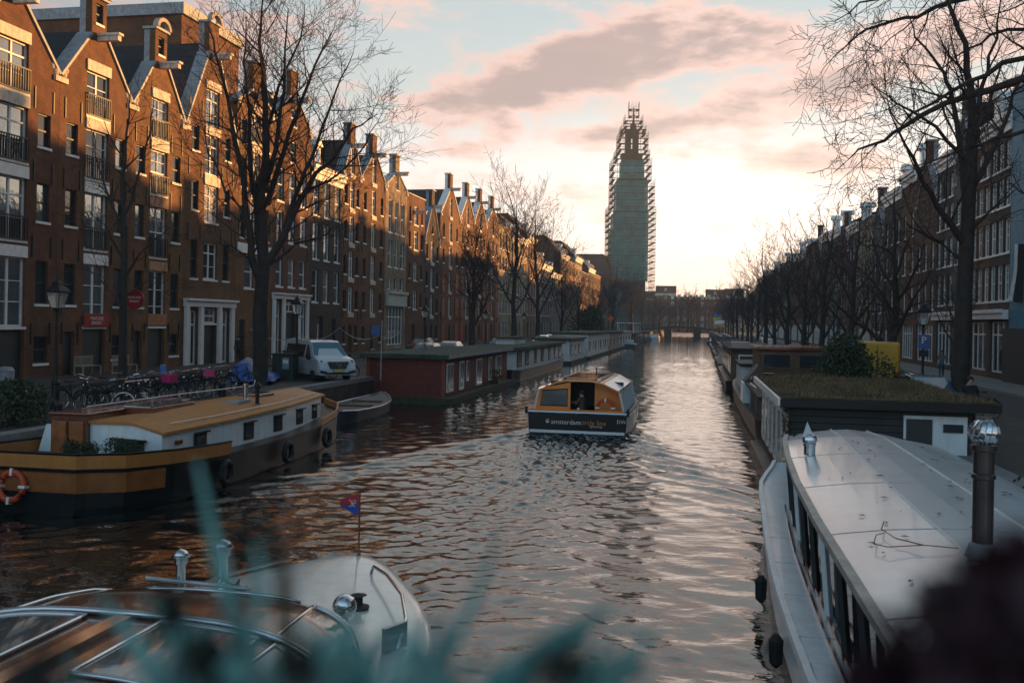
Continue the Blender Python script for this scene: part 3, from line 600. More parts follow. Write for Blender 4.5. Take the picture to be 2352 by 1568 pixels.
specsR = [(7, 14.5, 'spout', 3), (6, 15.5, 'cornice', 1), (8, 13.5, 'cornice', 4), (6.5, 12, 'spout', 6), (9, 10.5, 'flat', 5), (7, 11.5, 'cornice', 4), (7, 12.5, 'spout', 1), (10, 14, 'cornice', 6), (9, 15, 'cornice', 4), (9, 15.5, 'spout', 1), (12, 15, 'flat', 0), (12, 13.5, 'cornice', 4), (13, 15, 'cornice', 1), (14, 14, 'flat', 6), (15, 15, 'cornice', 4), (16, 14.5, 'flat', 1), (18, 15.5, 'cornice', 0), (20, 15, 'flat', 4), (22, 16, 'cornice', 1)]
for Wd, H0, g, b in specsR:
    H = H0*.35+ 11.2
    nb = max(2, int(Wd/2.2)); ys = [(-Wd/2+Wd*(j+.5)/nb) for j in range(nb)]
    if g == 'spout': ev = H-3.0
    else: ev = H
    rows = [(z, z+2.1) for z in np.arange(4.6, ev-2.6, 3.2)]
    house('%s %s house in the right row, %s beyond the four by the mural' % (COLN[b], {'spout': 'gabled', 'cornice': 'corniced', 'flat': 'flat topped'}[g], ORD[k]), 1, y, y+Wd, g, ev, H+1.8, BR[b],
          bays(rows, ys, 1.1, 'sash')+[(0, .5, 3.4, Wd-1.4, 'shop')], far=k > 3)
    y += Wd; k += 1
for k, (y0, y1, H, b) in enumerate(((rb[0]-17, rb[0]-9.02, 16, 4), (rb[0]-26, rb[0]-17.02, 17, 1), (rb[0]-36, rb[0]-26.02, 16, 0), (rb[0]-48, rb[0]-36.02, 17, 4))):  # unseen houses extending the row, added to keep low sun off the foreground
    house('unseen corniced house added on the right to block sun, %s this side of blue' % ORD[k], 1, y0, y1, 'cornice', H, H+2, BR[b], bays([(z, z+2.1) for z in (4.6, 7.8, 11.0)], (-2.5, 0, 2.5), 1.1, 'sash')+[(0, .5, 3.4, 6, 'shop')], far=True)
for k in range(3):
    y1 = Yb[0]-6.32-k*8; house('brick house near the camera, %s left of the cut off warehouse' % ORD[k], -1, y1-7.98, y1, 'flat', 16.5-k, 0, BR[k], bays([(z, z+2.1) for z in (4.6, 7.8, 11.0)], (-2.5, 0, 2.5), 1.1, 'sash')+[(0, .5, 3.4, 6, 'shop')], far=True)
# ================================================================ BRIDGE AND FAR END
YB = 322
tb = thing('bridge', 'low brick bridge on a pier crossing the far end of the canal', 'bridge', (-5, YB, 0))
mb = MB(); n = 14; x0, x1 = -14, 14
top = lambda x: 3.9-1.6*(x/14)**2
mb.loft([[(x, -4, top(x)-.75), (x, 4, top(x)-.75), (x, 4, top(x)), (x, -4, top(x))] for x in np.linspace(x0, x1, n)]); mb.build('deck', m_qwall, tb)
for xp in (-4.2, 5.2): MB().box(xp-1.2, xp+1.2, -3.6, 3.6, -1, top(xp)-.76).build('pier', m_qwall, tb)
mb = MB()
for s in (-3.9, 3.9):
    mb.tube([(x, s, top(x)+1.0) for x in np.linspace(x0, x1, n)], .06, 5)
    mb.tube([(x, s, top(x)+.5) for x in np.linspace(x0, x1, n)], .03, 4)
    for x in np.linspace(x0, x1, 24): mb.tube([(x, s, top(x)-.01), (x, s, top(x)+1.0)], .04, 4)
mb.build('railing', m_iron, tb)
rq = random.Random(5); HV = [1.3, 1.2, 1.45, 1.3, 1.35, 1.2, 1.25, 1.2, 1.0, 1.2, 1.35, 1.2]; x = -62; k = 0
fs = [(10, 13, 'flat', 1), (11, 14, 'cornice', 4), (9, 12, 'cornice', 1), (12, 13.5, 'cornice', 4), (10, 15, 'cornice', 0), (14, 15.5, 'flat', 1), (9, 15, 'cornice', 4), (9, 16, 'cornice', 5), (12, 21, 'spout', 5), (13, 17, 'cornice', 6), (11, 16, 'flat', 4), (12, 15, 'cornice', 1)]
for Wd, H, g, b in fs:
    nb = max(3, int(Wd/2.6)); ys = [(-Wd/2+Wd*(j+.5)/nb) for j in range(nb)]
    rows = [(z, z+2.3) for z in np.arange(1.5, H*HV[k]-(5 if g == 'spout' else 2.5), 3.4)]
    t = house('%s house closing the far end of the canal, %s from the left' % (COLN[b], ORD[k]), -1, -Wd/2, Wd/2, g, H*HV[k]-QZ-(4 if g == 'spout' else 1), H*HV[k]+1.5, BR[b], bays(rows, ys, 1.4, 'sash'), far=True, group='houses closing the far end')
    t.location = (x+Wd/2, 470, QZ); t.rotation_euler = (0, 0, -math.pi/2); x += Wd; k += 1
# ================================================================ BOATS
m_navy = mat('navy_hull_paint', (.005, .007, .012), .35, coat=.1, spec=.3, var=.1)
m_black = mat('black_hull_paint', (.010, .012, .014), .4, spec=.3)
m_orange = mat('ochre_boat_paint', (.46, .19, .045), .45, var=.1, grime=.25)
m_oro = mat('orange_tour_paint', (.78, .25, .03), .4, coat=.3, var=.08)
m_boatw = mat('white_boat_paint', (.68, .76, .80), .4, coat=.2, var=.06, grime=.22)
m_vw = mat('varnished_wood', (.16, .045, .018), .22, coat=.8, var=.45, nscale=2)
m_wood = mat('weathered_wood', (.13, .075, .045), .7, kind='plank', bscale=5, var=.4)
m_chrome = mat('chrome', (.62, .65, .68), .12, .95, var=.05)
m_steel = mat('steel_tube', (.35, .36, .38), .35, .8)
m_rope = mat('rope', (.35, .30, .22), .9)
m_rubber = mat('rubber', (.012, .012, .012), .7)
m_leaf = mat('shrub_leaves', (.035, .06, .025), .7, var=.6, nscale=9)
m_redplank = mat('red_brown_planks', (.15, .024, .013), .65, kind='plank', bscale=7.2, var=.35)
m_whplank = mat('white_planks', (.68, .72, .74), .55, kind='plank', bscale=6, var=.1)
m_moss = mat('mossy_roofing', (.045, .065, .045), .9, var=.5, nscale=1.2, bump=.4)
m_mossd = mat('mossy_pontoon', (.05, .05, .025), .85, var=.6, grime=.4)
m_ring = mat('lifebuoy_orange', (.55, .07, .02), .5)

def hull(st, zb=-.5, flare=.82, mid=.5):
    """st: list of (y, xl, xr, zsheer); loft of open U sections, closed by a deck"""
    secs = []
    for y, xl, xr, zs in st:
        c = (xl+xr)/2; h = (xr-xl)/2; zm = zs*(1-mid)+zb*mid
        secs.append([(c-h, y, zs), (c-h*.97, y, zm), (c-h*flare, y, zb), (c+h*flare, y, zb), (c+h*.97, y, zm), (c+h, y, zs)])
    return secs
def refine(st, m=4):
    out = []; n = len(st)
    for i in range(n-1):
        p0, p1, p2, p3 = [np.array(st[max(0, min(n-1, j))], float) for j in (i-1, i, i+1, i+2)]
        for s in range(m):
            t = s/m; q = .5*((2*p1)+(-p0+p2)*t+(2*p0-5*p1+4*p2-p3)*t*t+(-p0+3*p1-3*p2+p3)*t**3); q[0] = p1[0]+(p2[0]-p1[0])*t; out.append(tuple(q))
    return out+[tuple(st[-1])]
def bush(mb, c, r, n, rnd, leaf=.05, sc=(1, 1, 1)):
    for i in range(n):
        d = Vector((rnd.gauss(0, 1), rnd.gauss(0, 1), rnd.gauss(0, 1))).normalized()*r*rnd.uniform(.45, 1.05)
        p = Vector(c)+Vector((d.x*sc[0], d.y*sc[1], d.z*sc[2]))
        a = Vector((rnd.gauss(0, 1), rnd.gauss(0, 1), rnd.gauss(0, 1))).normalized()*leaf*rnd.uniform(.6, 1.5); b = a.cross(Vector((rnd.gauss(0, 1), rnd.gauss(0, 1), rnd.gauss(0, 1)))).normalized()*leaf*.6
        mb.add([p-a, p+b, p+a, p-b], [(0, 1, 2, 3)])
def lifebuoy(label, loc, rot, r=.33, name='lifebuoy', group=None):
    t = thing(name, label, 'lifebuoy', loc, 0, group); t.rotation_euler = rot
    MB().torus((0, 0, 0), r, r*.23, 'y', 28, 10).build('ring', m_ring, t, smooth=True)
    for a in (0, 90, 180, 270):
        q = R(a); MB().cbox((r*math.cos(q), 0, r*math.sin(q)), (r*.52, r*.52, .06), Matrix.Rotation(-q, 3, 'Y')).build('band', m_white, t)
    return t
# ---------------------------------------------------------------- tour boat
tb = thing('tour_boat', 'orange canal tour boat with a navy transom heading up the middle of the canal', 'tour boat', (-4.42, 36.35, 0), R(-.6))
st = [(0, -1.9, 1.9, .93), (3, -1.95, 1.95, .93), (7, -1.85, 1.85, .95), (9.5, -1.5, 1.5, 1.0), (11.2, -.9, .9, 1.1), (12.2, -.12, .12, 1.2)]; st = refine(st, 4)
MB().loft(hull(st, -.6, .88)).build('hull', m_navy, tb)
MB().box(-1.82, 1.82, -.012, -.002, .16, .27).build('stripe', m_whiteclean, tb)
for s in (-1, 1):
    MB().loft([[(s*1.93, 0.05, .72), (s*1.93, 0.05, .15), (s*1.97, 3, .15), (s*1.97, 3, .72)][0:0] or [(s*(x+.012), y, .90), (s*(x-.03), y, .25), (s*(x-.02), y, .25), (s*(x-.01), y, .90)] for y, x in ((.06, 1.9), (3, 1.95), (7, 1.85), (9.5, 1.5))]).build('side_band', m_boatw, tb)
mb = MB(); mb.tube([(-1.95, 9.5*0-.05, .95), (1.95, -.05, .95)], .05, 6)
for s in (-1, 1): mb.tube([(s*1.95, -.05, .95), (s*1.99, 3, .95), (s*1.89, 7, .97), (s*1.54, 9.5, 1.02), (s*.93, 11.2, 1.12), (s*.1, 12.25, 1.22)], .05, 6)
mb.build('gunwale', m_chrome, tb)
for x in (-1.95, 1.95): MB().box(x-.05, x+.05, -.14, -.04, .88, 1.14).build('fender_post', m_rubber, tb)
# cabin shell
def csec(y, k=1.0, dz=0): return [(-1.74*k, y, .96), (-1.56*k, y, 1.78+dz), (-.95*k, y, 2.06+dz), (-.5*k, y, 2.15+dz), (.5*k, y, 2.15+dz), (.95*k, y, 2.06+dz), (1.56*k, y, 1.78+dz), (1.74*k, y, .96)]
mb = MB(); se = [csec(.5), csec(6), csec(8.6, .88, -.05)]; ins = [[(x*.965, y, z-.05 if z > 1 else z) for x, y, z in s] for s in se]
for A in (se, ins):
    for i in range(2):
        for k in range(2, 5): mb.quad(A[i][k], A[i][k+1], A[i+1][k+1], A[i+1][k])
for k in range(7): mb.quad(se[0][k], se[0][k+1], ins[0][k+1], ins[0][k])
for k in range(7): mb.quad(se[2][k], se[2][k+1], ins[2][k+1], ins[2][k])
mb.build('roof', m_oro, tb)
mb = MB()
for i in range(2):
    for k in (1, 5): mb.quad(se[i][k], se[i][k+1], se[i+1][k+1], se[i+1][k])
mb.build('roof_side_panel', m_boatw, tb)
# side windows with posts
for s in (-1, 1):
    n = 11; mb = MB()
    mb.quad((s*1.72, .5, 1.0), (s*1.56, .5, 1.76), (s*1.37, 8.6, 1.72), (s*1.52, 8.6, 1.0)); mb.build('side_windows', m_glass, tb)
    for i in range(n+1):
        u = i/n; y = .5+8.1*u; k = 1 if y < 6 else 1-.12*(y-6)/2.6
        MB().tube([(s*1.745*k, y, .97), (s*1.575*k, y, 1.79)], .045, 4).build('window_post', m_whiteclean, tb)
    mb = MB(); mb.tube([(s*1.575, .4, 1.80), (s*1.575, 6, 1.80), (s*1.39, 8.6, 1.76)], .04, 5); mb.build('grab_rail', m_chrome, tb)
# aft wall with window, doorway and panel
yb = .55
MB().prism([(-1.72, .96), (-1.55, 1.76), (-1.4, 1.83), (-.34, 2.08), (-.34, .96)], 'y', yb, yb+.06).build('aft_wall', m_oro, tb)
MB().prism([(.55, .96), (.55, 2.07), (.95, 2.03), (1.53, 1.76), (1.70, .96)], 'y', yb+.5, yb+.56).build('aft_panel', m_oro, tb)
w_ = MB().prism([(-1.52, 1.16), (-1.42, 1.74), (-.46, 1.82), (-.46, 1.16)], 'y', yb-.02, yb-.001).build('aft_window', m_glassd, tb)
mb = MB(); q = [(-1.52, yb-.03, 1.16), (-1.42, yb-.03, 1.74), (-.46, yb-.03, 1.82), (-.46, yb-.03, 1.16)]; mb.tube(q, .022, 4, closed=True); mb.build('frame', m_rubber, w_)
MB().box(-1.5, 1.5, 3.0, 3.05, .2, 1.98).build('bulkhead', m_frame, tb)
MB().box(-.34, .55, 3.05, 3.06, 1.0, 1.9).build('inner_screen', m_glassd, tb)
MB().box(-1.74, 1.74, .02, .14, .955, 1.06).box(-1.74, 1.74, .142, .5, .96, 1.0).build('aft_coaming', m_oro, tb)
sr = MB().box(-.62, .62, 1.6, 5.4, 2.16, 2.20).build('sunroof', m_glassd, tb)
for s in (-.72, .72): MB().box(s-.05, s+.05, .8, 6.6, 2.13, 2.21).build('sunroof_rail', m_chrome, tb)
MB().box(-.62, .62, 1.1, 1.55, 2.155, 2.19).box(-.62, .62, 5.45, 7.0, 2.13, 2.19).build('roof_hatch', m_vw, tb)
MB().ball((.05, -.02, 1.1), .05, 8).build('stern_light', m_white, tb, smooth=True)
MB().lathe([(.03, 0), (.03, .16), (.05, .17), (.01, .22)], (0, 6.4, 2.16), 8).build('mast_light', m_iron, tb)
m_txo = mat('orange_lettering', (.62, .25, .06), .5)
text('amsterdam', .255, TXTW, tb, (-.42, -.016, .585), (R(90), 0, 0)); text('circle line', .255, m_txo, tb, (.62, -.016, .585), (R(90), 0, 0))
text('DW', .20, TXTW, tb, (1.70, -.016, .66), (R(90), 0, 0)); text('Sightseeing', .11, TXTW, tb, (.72, -.016, .455), (R(90), 0, 0), shear=.5)
mb = MB(); mb.prism([(-1.13+.075*math.cos(a), .62+.075*math.sin(a)) for a in np.linspace(0.2, 3.3, 9)], 'y', -.02, -.008); mb.build('emblem', m_txo, tb)
mb = MB(); mb.prism([(-1.13+.075*math.cos(a), .61+.075*math.sin(a)) for a in np.linspace(3.3, 6.2, 9)], 'y', -.02, -.008); mb.build('emblem', TXTW, tb)
lifebuoy('orange lifebuoy on the aft panel of the tour boat', (-4.42+1.02, 36.35+.62, 1.12), (0, 0, 0), .3)

# ---------------------------------------------------------------- barge on the left
bg_ = thing('barge', 'white cabined barge with an ochre roof and black hull at the left', 'barge', (-14.1, 26, 0))
def ofs(st, y0=26, x0=-14.1): return [(y-y0, a-x0, b-x0, z) for y, a, b, z in st]
sb = [(18.7, -15.6, -13.2, 1.02), (19.3, -16.3, -12.4, 1.0), (20.6, -16.4, -11.95, .95), (23, -16.4, -11.8, .86), (27, -16.35, -11.95, .82), (30, -16.2, -12.15, .84), (32.2, -15.9, -12.5, .92), (33.6, -15.2, -13.0, 1.05), (34.4, -14.3, -13.8, 1.15)]; sb = refine(sb, 4)
MB().loft(hull(ofs(sb), -.6, .80, .55)).build('hull', m_black, bg_)
def rail_strip(st, ysel, z0, z1, out, m, name, th=.05, side=1):
    secs = []
    for y, a, b, z in st:
        if not (ysel[0] <= y <= ysel[1]): continue
        x = (b if side > 0 else a); o = side*out
        secs.append([(x+o, y, z+z0), (x+o+side*.01, y, z+z1), (x+o-side*th, y, z+z1), (x+o-side*th, y, z+z0)])
    return MB().loft(secs).build(name, m, bg_)
so_ = ofs(sb); S = lambda a, b: (a-26, b-26)
# ochre bulwark round the stern
def around(st, n, z0, z1, out):
    L = [(b, y, z) for y, a, b, z in st[:n]][::-1]; Lf = [(a, y, z) for y, a, b, z in st[:n]]
    path = L+Lf; secs = []; c = Vector(((path[0][0]+path[-1][0])/2, path[0][1]))
    for x, y, z in path:
        d = Vector((x, y))-c; d.normalize(); secs.append([(x+d.x*out, y+d.y*out, z+z0), (x+d.x*(out+.02), y+d.y*(out+.02), z+z1), (x+d.x*(out-.06), y+d.y*(out-.06), z+z1), (x+d.x*(out-.06), y+d.y*(out-.06), z+z0)])
    return MB().loft(secs)
around(so_, 13, -.02, .27, .02).build('bulwark', m_orange, bg_)
around(so_, 13, .272, .32, .04).build('bulwark_cap', m_black, bg_)
around(so_, 33, -.09, -.022, .07).build('rubbing_strake', m_black, bg_)
around(so_, 8, -.55, -.1, .012).build('lower_panel', mat('rust_orange_paint', (.30, .10, .02), .5, grime=.4), bg_)
rail_strip(so_, S(30, 34.5), 0, .22, .02, m_orange, 'bow_bulwark'); rail_strip(so_, S(30, 34.5), 0, .22, .02, m_orange, 'bow_bulwark', side=-1)
# cabin
zr_ = 1.55
near = [(21.0, -12.55), (24, -12.35), (28, -12.5), (32.0, -13.0)]; farx = [(22.0, -15.3), (24, -15.6), (28, -15.6), (32.0, -15.0)]
def cabsec(y, xn, xfz, z): c = (xn+xfz)/2; return [(xn+14.1, y-26, .8), (xn+14.1, y-26, z), (c+14.1, y-26, z+.22), (xfz+14.1, y-26, z), (xfz+14.1, y-26, .8)]
secs = [[(1.55, -5.0, .8), (1.55, -5.0, zr_-.04), (.6, -4.75, zr_+.14), (-.75, -4.45, zr_+.10), (-.75, -4.45, .8)]]
for (y, a), (y2, b) in list(zip(near, farx))[1:]: secs.append(cabsec(y, a, b, zr_+.008*(y-24)))
MB().loft(secs).build('cabin', m_boatw, bg_)
mb = MB(); rs = []
for s in secs:
    pts = s[1:4]; rs.append([Vector(p)+Vector((0, 0, .012)) for p in pts]+[Vector(p)+Vector((0, 0, .075)) for p in pts[::-1]])
for r_ in rs:
    for i, sg in ((0, .1), (5, .1), (2, -.1), (3, -.1)): r_[i].x += sg
for i in (0,): 
    for v in rs[i]: v.y -= .06
for v in rs[-1]: v.y += .12
mb.loft(rs).build('roof', m_orange, bg_)
for j, y in enumerate((22.6, 25.2, 27.3, 29.3, 31.1)):
    xn = np.interp(y, [a for a, b in near], [b for a, b in near])+14.1; sl = .012
    wdt = .62 if j < 4 else .5
    f = MB().box(xn-.01, xn+.035, y-26-wdt/2, y-26+wdt/2, .93, 1.40).build('window', m_rubber, bg_, bevel=.03)
    MB().box(xn+.034, xn+.05, y-26-wdt/2+.07, y-26+wdt/2-.07, 1.0, 1.33).build('pane', m_glassd, f)
    MB().box(xn+.03, xn+.12, y-26-wdt/2-.04, y-26+wdt/2+.04, 1.405, 1.44).build('window_hood', m_black, f)
aw = thing('x', None, None); bpy.data.objects.remove(aw)
# aft wall fittings
rotm = Matrix.Rotation(math.atan2(.55, -2.3), 3, 'Z')
MB().cbox((.55, -4.80, 1.13), (.95, .06, .36), rotm).build('aft_window', m_glassd, bg_, bevel=.03)
MB().cbox((.55, -4.86, 1.34), (1.1, .12, .05), rotm).build('window_hood', m_black, bg_)
MB().cbox((1.62, -4.35, 1.28), (.04, .34, .13)).build('name_board', m_vw, bg_, bevel=.02)
# wheelhouse door block
wh = MB().box(-1.75, -.76, -4.6, -1.6, .8, 1.86).build('companionway', m_vw, bg_, bevel=.02)
for x in (-1.5, -1.02): MB().box(x-.2, x+.2, -4.64, -4.601, .9, 1.7).build('door_leaf', mat('varnished_door', (.30, .10, .03), .3, coat=.6, var=.4), bg_, bevel=.01)
MB().box(-1.28, -1.24, -4.69, -4.64, 1.25, 1.4).build('handle', m_chrome, bg_)
MB().prism([(-2.2, .8), (-1.76, .8), (-1.76, 1.6), (-1.95, 1.6)], 'y', -4.5, -4.4).build('side_screen', m_boatw, bg_)
MB().box(-1.8, -.7, -4.66, .3, 1.862, 1.92).build('companionway_roof', m_vw, bg_, bevel=.02)
for (x, y, a, b, h) in ((-.45, -1.9, 1.0, 2.2, .16), (.1, 3.0, .7, 1.2, .13)):
    zt = zr_+.24
    k = MB().box(x-a/2, x+a/2, y-b/2, y+b/2, zt-.05, zt+h).build('skylight', m_vw, bg_, bevel=.02)
    MB().box(x-a/2+.1, x+a/2-.1, y-b/2+.1, y+b/2-.1, zt+h+.002, zt+h+.02).build('pane', m_glass, k)
MB().box(.25, .75, .4, 1.3, zr_+.22, zr_+.30).build('hatch', m_lead, bg_)
m_ = MB().lathe([(.09, 0), (.09, .12), (.07, .14), (.07, .5), (.10, .52), (.10, .58), (.02, .6)], (.55, 1.3, zr_+.2), 12).build('flue', m_chrome, bg_, smooth=False)
MB().lathe([(.13, 0), (.09, .08), (.06, .12), (.06, .55), (.11, .56), (.11, .62), (.05, .72), (.01, .74)], (1.0, 1.2, zr_+.12), 12).build('flue', m_black, bg_)
mb = MB(); pl = [(1.35, -4.3, zr_+.17), (1.45, -2, zr_+.17), (1.4, 2, zr_+.19), (1.0, 5.6, zr_+.22)]; mb.tube(pl, .014, 5)
for i in range(8):
    u = i/7; y = -4.1+9.5*u; x = np.interp(y, [p[1] for p in pl], [p[0] for p in pl]); z = np.interp(y, [p[1] for p in pl], [p[2] for p in pl]); mb.tube([(x, y, z-.15), (x, y, z)], .012, 4)
mb.build('roof_rail', m_steel, bg_)
mb = MB(); mb.tube([(-1.5, -3.5, zr_+.42), (-1.5, 1, zr_+.42), (-1.2, 5.8, zr_+.42)], .016, 5)
for y in (-3.4, -1, 1, 3, 5.6): mb.tube([(-1.5+.05*max(0, y-1), y, zr_), (-1.5+.05*max(0, y-1), y, zr_+.42)], .014, 4)
mb.build('roof_rail', m_steel, bg_)
rnd = random.Random(3)
for k, (x, y, r_) in enumerate(((-.45, -5.6, .2), (0.05, -5.65, .19), (.75, -5.7, .30), (1.12, -5.6, .25))):
    t = thing('potted_shrub', ['small clipped shrub in a pot by the barge door', 'second clipped shrub, under the little shelf on the barge', 'large clipped shrub in front of the barge aft window', 'clipped shrub at the corner of the barge cabin'][k], 'shrub', (-14.1+x, 26+y, .82), 0, 'shrubs on the barge deck')
    MB().lathe([(.1, 0), (.14, .16), (.12, .16), (.01, .14)], (0, 0, 0), 10).build('pot', m_black, t)
    mb = MB(); bush(mb, (0, 0, .36), r_*1.15, 700, rnd, .03); mb.build('foliage', m_leaf, t)
lifebuoy('orange lifebuoy hanging over the stern of the barge', (-14.72, 18.60, .58), (R(-8), 0, R(-2)), .31)
# dark sloop between barge and red houseboat
t = thing('sloop', 'dark open sloop moored between the barge and the red houseboat', 'boat', (-15, 41, 0))
s_ = [(-3.5, -.7, .7, .55), (-2.5, -1.0, 1.0, .5), (0, -1.15, 1.15, .48), (2, -1.0, 1.0, .55), (3.3, -.5, .5, .68), (3.9, -.06, .06, .8)]; s_ = refine(s_, 4)
MB().loft(hull(s_, -.3, .75)).build('hull', mat('dark_blue_hull', (.015, .03, .045), .4), t)
mb = MB()
for s in (-1, 1): mb.tube([((a if s < 0 else b), y, z+.02) for y, a, b, z in s_], .035, 5)
mb.build('gunwale', m_steel, t)
MB().box(-.8, .8, -.4, 0, .49, .56).box(-.7, .7, 1.4, 1.7, .52, .6).build('bench', m_wood, t)
# ---------------------------------------------------------------- houseboats, left side
def hbwin(parent, x, y, z0, z1, w, dark=False, side=1):
    f = MB().box(x, x+.05*side, y-w/2, y+w/2, z0, z1).build('window', m_frame if dark else m_whiteclean, parent) if side > 0 else MB().box(x-.05, x, y-w/2, y+w/2, z0, z1).build('window', m_frame if dark else m_whiteclean, parent)
    n = 2 if w > .8 else 1
    for k in range(n):
        a = y-w/2+.08+k*(w-.08)/n; b = a+(w-.08)/n-.08
        xa, xb = (x+.051, x+.06) if side > 0 else (x-.06, x-.051)
        MB().box(xa, xb, a, b, z0+.1, z1-.08).build('pane', m_glass, f)
rh = thing('houseboat', 'red brown planked houseboat with white windows and a mossy flat roof', 'houseboat', (-15, 57, 0))
MB().box(-2.55, 2.6, -8.9, 9.3, -.5, .32).build('pontoon', m_mossd, rh)
MB().box(-2.2, 2.05, -8.3, 8.6, .322, 2.35).build('wall', m_redplank, rh)
MB().box(-2.5, 2.4, -8.7, 9.0, 2.352, 2.58).build('roof', m_moss, rh); MB().box(2.402, 2.44, -8.7, 9.0, 2.38, 2.56).build('fascia', m_lead, rh)
for y, w_, z0 in ((-7.2, 1.4, .55), (-4.6, 1.0, .5), (-3.2, .55, .9), (-.2, 1.5, .5), (3.0, .9, .6), (5.6, 1.8, .7)): hbwin(rh, 2.052, y, z0, 2.1, w_)
for y in (-8.29,): MB().box(1.9, 2.09, -8.34, -8.301, .33, 2.34).box(-2.24, -2.05, -8.34, -8.301, .33, 2.34).build('corner_board', mat('red_board', (.22, .05, .02), .6), rh)
MB().lathe([(.1, 0), (.1, .4), (.14, .42), (.02, .5)], (-.6, -3, 2.58), 10).build('flue', m_steel, rh)
t = thing('potted_shrub', 'yellowish bush in a planter on the red houseboat walkway', 'shrub', (-12.72, 61, .325)); MB().box(-.22, .22, -.5, .5, 0, .3).build('planter', m_frame, t); mb = MB(); bush(mb, (0, 0, .6), .42, 260, rnd, .06); mb.build('foliage', mat('dry_leaves', (.13, .10, .03), .7, var=.6), t)
wb = thing('houseboat', 'white planked houseboat with a green roof on a curved dark hull', 'houseboat', (-14.8, 82, 0))
s_ = [(-15.2, -2.0, 2.0, .95), (-13, -2.2, 2.25, .8), (0, -2.25, 2.3, .7), (9, -2.2, 2.25, .8), (13, -1.7, 1.75, 1.2), (15.4, -.3, .3, 1.7)]; s_ = refine(s_, 4)
MB().loft(hull(s_, -.5, .85)).build('hull', m_black, wb)
MB().box(-1.9, 1.95, -13.4, 10.5, .6, 2.3).build('wall', m_whplank, wb)
MB().box(-2.2, 2.25, -14.0, 11.2, 2.302, 2.5).build('roof', m_moss, wb)
for y, w_ in ((-12.2, 1.9), (-9, 1.7), (-5, 1.1), (-1.5, 1.4), (2.5, 1.2), (6, 1.3), (9, 1.0)): hbwin(wb, 1.952, y, 1.05, 2.15, w_, True)
MB().box(-1.4, .2, -5, 0, 2.502, 3.0).build('roof_house', m_whplank, wb); MB().box(-1.6, .4, -5.3, .3, 3.002, 3.1).build('roof_hatch', m_mossd, wb)
for nm, lab, y0, y1, x0, x1, h, rm, wm in (
        ('houseboat', 'low white houseboat with a porch, just before the bigger pale box houseboat', 98.5, 112, -16.6, -12.9, 2.5, m_mossd, m_whplank),
        ('houseboat', 'large pale blue and white box shaped houseboat with a flat roof', 113.5, 140, -17, -12.6, 3.0, m_mossd, m_boatw),
        ('houseboat', 'pinkish narrow houseboat beyond the large pale one', 142, 166, -16.6, -12.6, 2.9, m_moss, mat('pink_planks', (.5, .36, .30), .6, kind='vplank', bscale=3)),
        ('houseboat', 'small white and blue houseboat, last box boat before the dark bush', 168, 190, -16.6, -12.6, 2.7, m_lead, m_boatw),
        ('houseboat', 'wooden houseboat with a white pergola on its roof far down the left side', 196, 225, -16.5, -12.2, 2.2, m_wood, m_wood),
        ('houseboat', 'distant dark houseboat near the bridge on the left side', 230, 262, -16.5, -12.2, 2.3, m_tiled, m_wood)):
    yc = (y0+y1)/2; xc = (x0+x1)/2; L2 = (y1-y0)/2; W2 = (x1-x0)/2
    t = thing(nm, lab, 'houseboat', (xc, yc, 0)); MB().box(-W2-.2, W2+.3, -L2-.3, L2+.3, -.5, .35).build('pontoon', m_mossd, t)
    MB().box(-W2, W2, -L2, L2, .352, h).build('wall', wm, t); MB().box(-W2-.25, W2+.25, -L2-.3, L2+.3, h+.002, h+.2).build('roof', rm, t)
    n = int(L2*2/3.2)
    for i in range(n): hbwin(t, W2+.002, -L2+(i+.5)*2*L2/n, 1.0, 2.1, 1.3, i % 2 == 0)
    hb_d = MB().box(-.5, .5, -L2-.03, -L2-.002, .4, 2.2).build('door', m_frame, t)
    if 'pergola' in lab:
        mb = MB()
        for yy_ in np.linspace(-12, 12, 6):
            for x in (-1.6, 1.6): mb.box(x-.08, x+.08, yy_-.08, yy_+.08, h+.2, h+2.2)
        mb.box(-1.9, 1.9, -12.3, 12.3, h+2.2, h+2.35); mb.build('pergola', m_white, t)
# small moored boats
def smallboat(label, x, y, L=6, W=2.2, cabin=True, hm=None, cm=None, rz=0, name='motor_boat'):
    t = thing(name, label, 'boat', (x, y, 0), rz)
    s_ = [(-L/2, -W*.4, W*.4, .6), (-L*.3, -W/2, W/2, .58), (L*.1, -W/2, W/2, .62), (L*.35, -W*.33, W*.33, .75), (L/2, -.05, .05, .95)]; s_ = refine(s_, 4)
    MB().loft(hull(s_, -.3, .75)).build('hull', hm or m_boatw, t)
    mb = MB()
    for s in (-1, 1): mb.tube([((a if s < 0 else b), q, z+.02) for q, a, b, z in s_], .04, 5)
    mb.build('gunwale', m_steel, t)
    if cabin:
        MB().loft([[(-W*.36, q, .62), (-W*.30*k, q, .62+.75*k), (W*.30*k, q, .62+.75*k), (W*.36, q, .62)] for q, k in ((-L*.25, 1), (L*.02, 1), (L*.2, .3))]).build('cabin', cm or m_boatw, t, bevel=.04)
        for s in (-1, 1): MB().cbox((s*W*.335, -L*.12, 1.05), (.03, L*.22, .3)).build('pane', m_glassd, t)
    return t
smallboat('small green and blue boat moored by the small white houseboat', -12.0, 176, 8, 2.6, True, mat('green_hull', (.05, .09, .07), .5))
smallboat('cream cabin cruiser with wood stern, left side before the bridge', -11.6, 268, 9, 3, True, m_boatw)
smallboat('low pale launch, left side near the bridge', -12.2, 282, 8, 2.6, True, m_boatw, m_vw)
smallboat('yellowish small boat under the left end of the bridge', -12.2, 296, 7, 2.6, True, m_orange, m_orange)
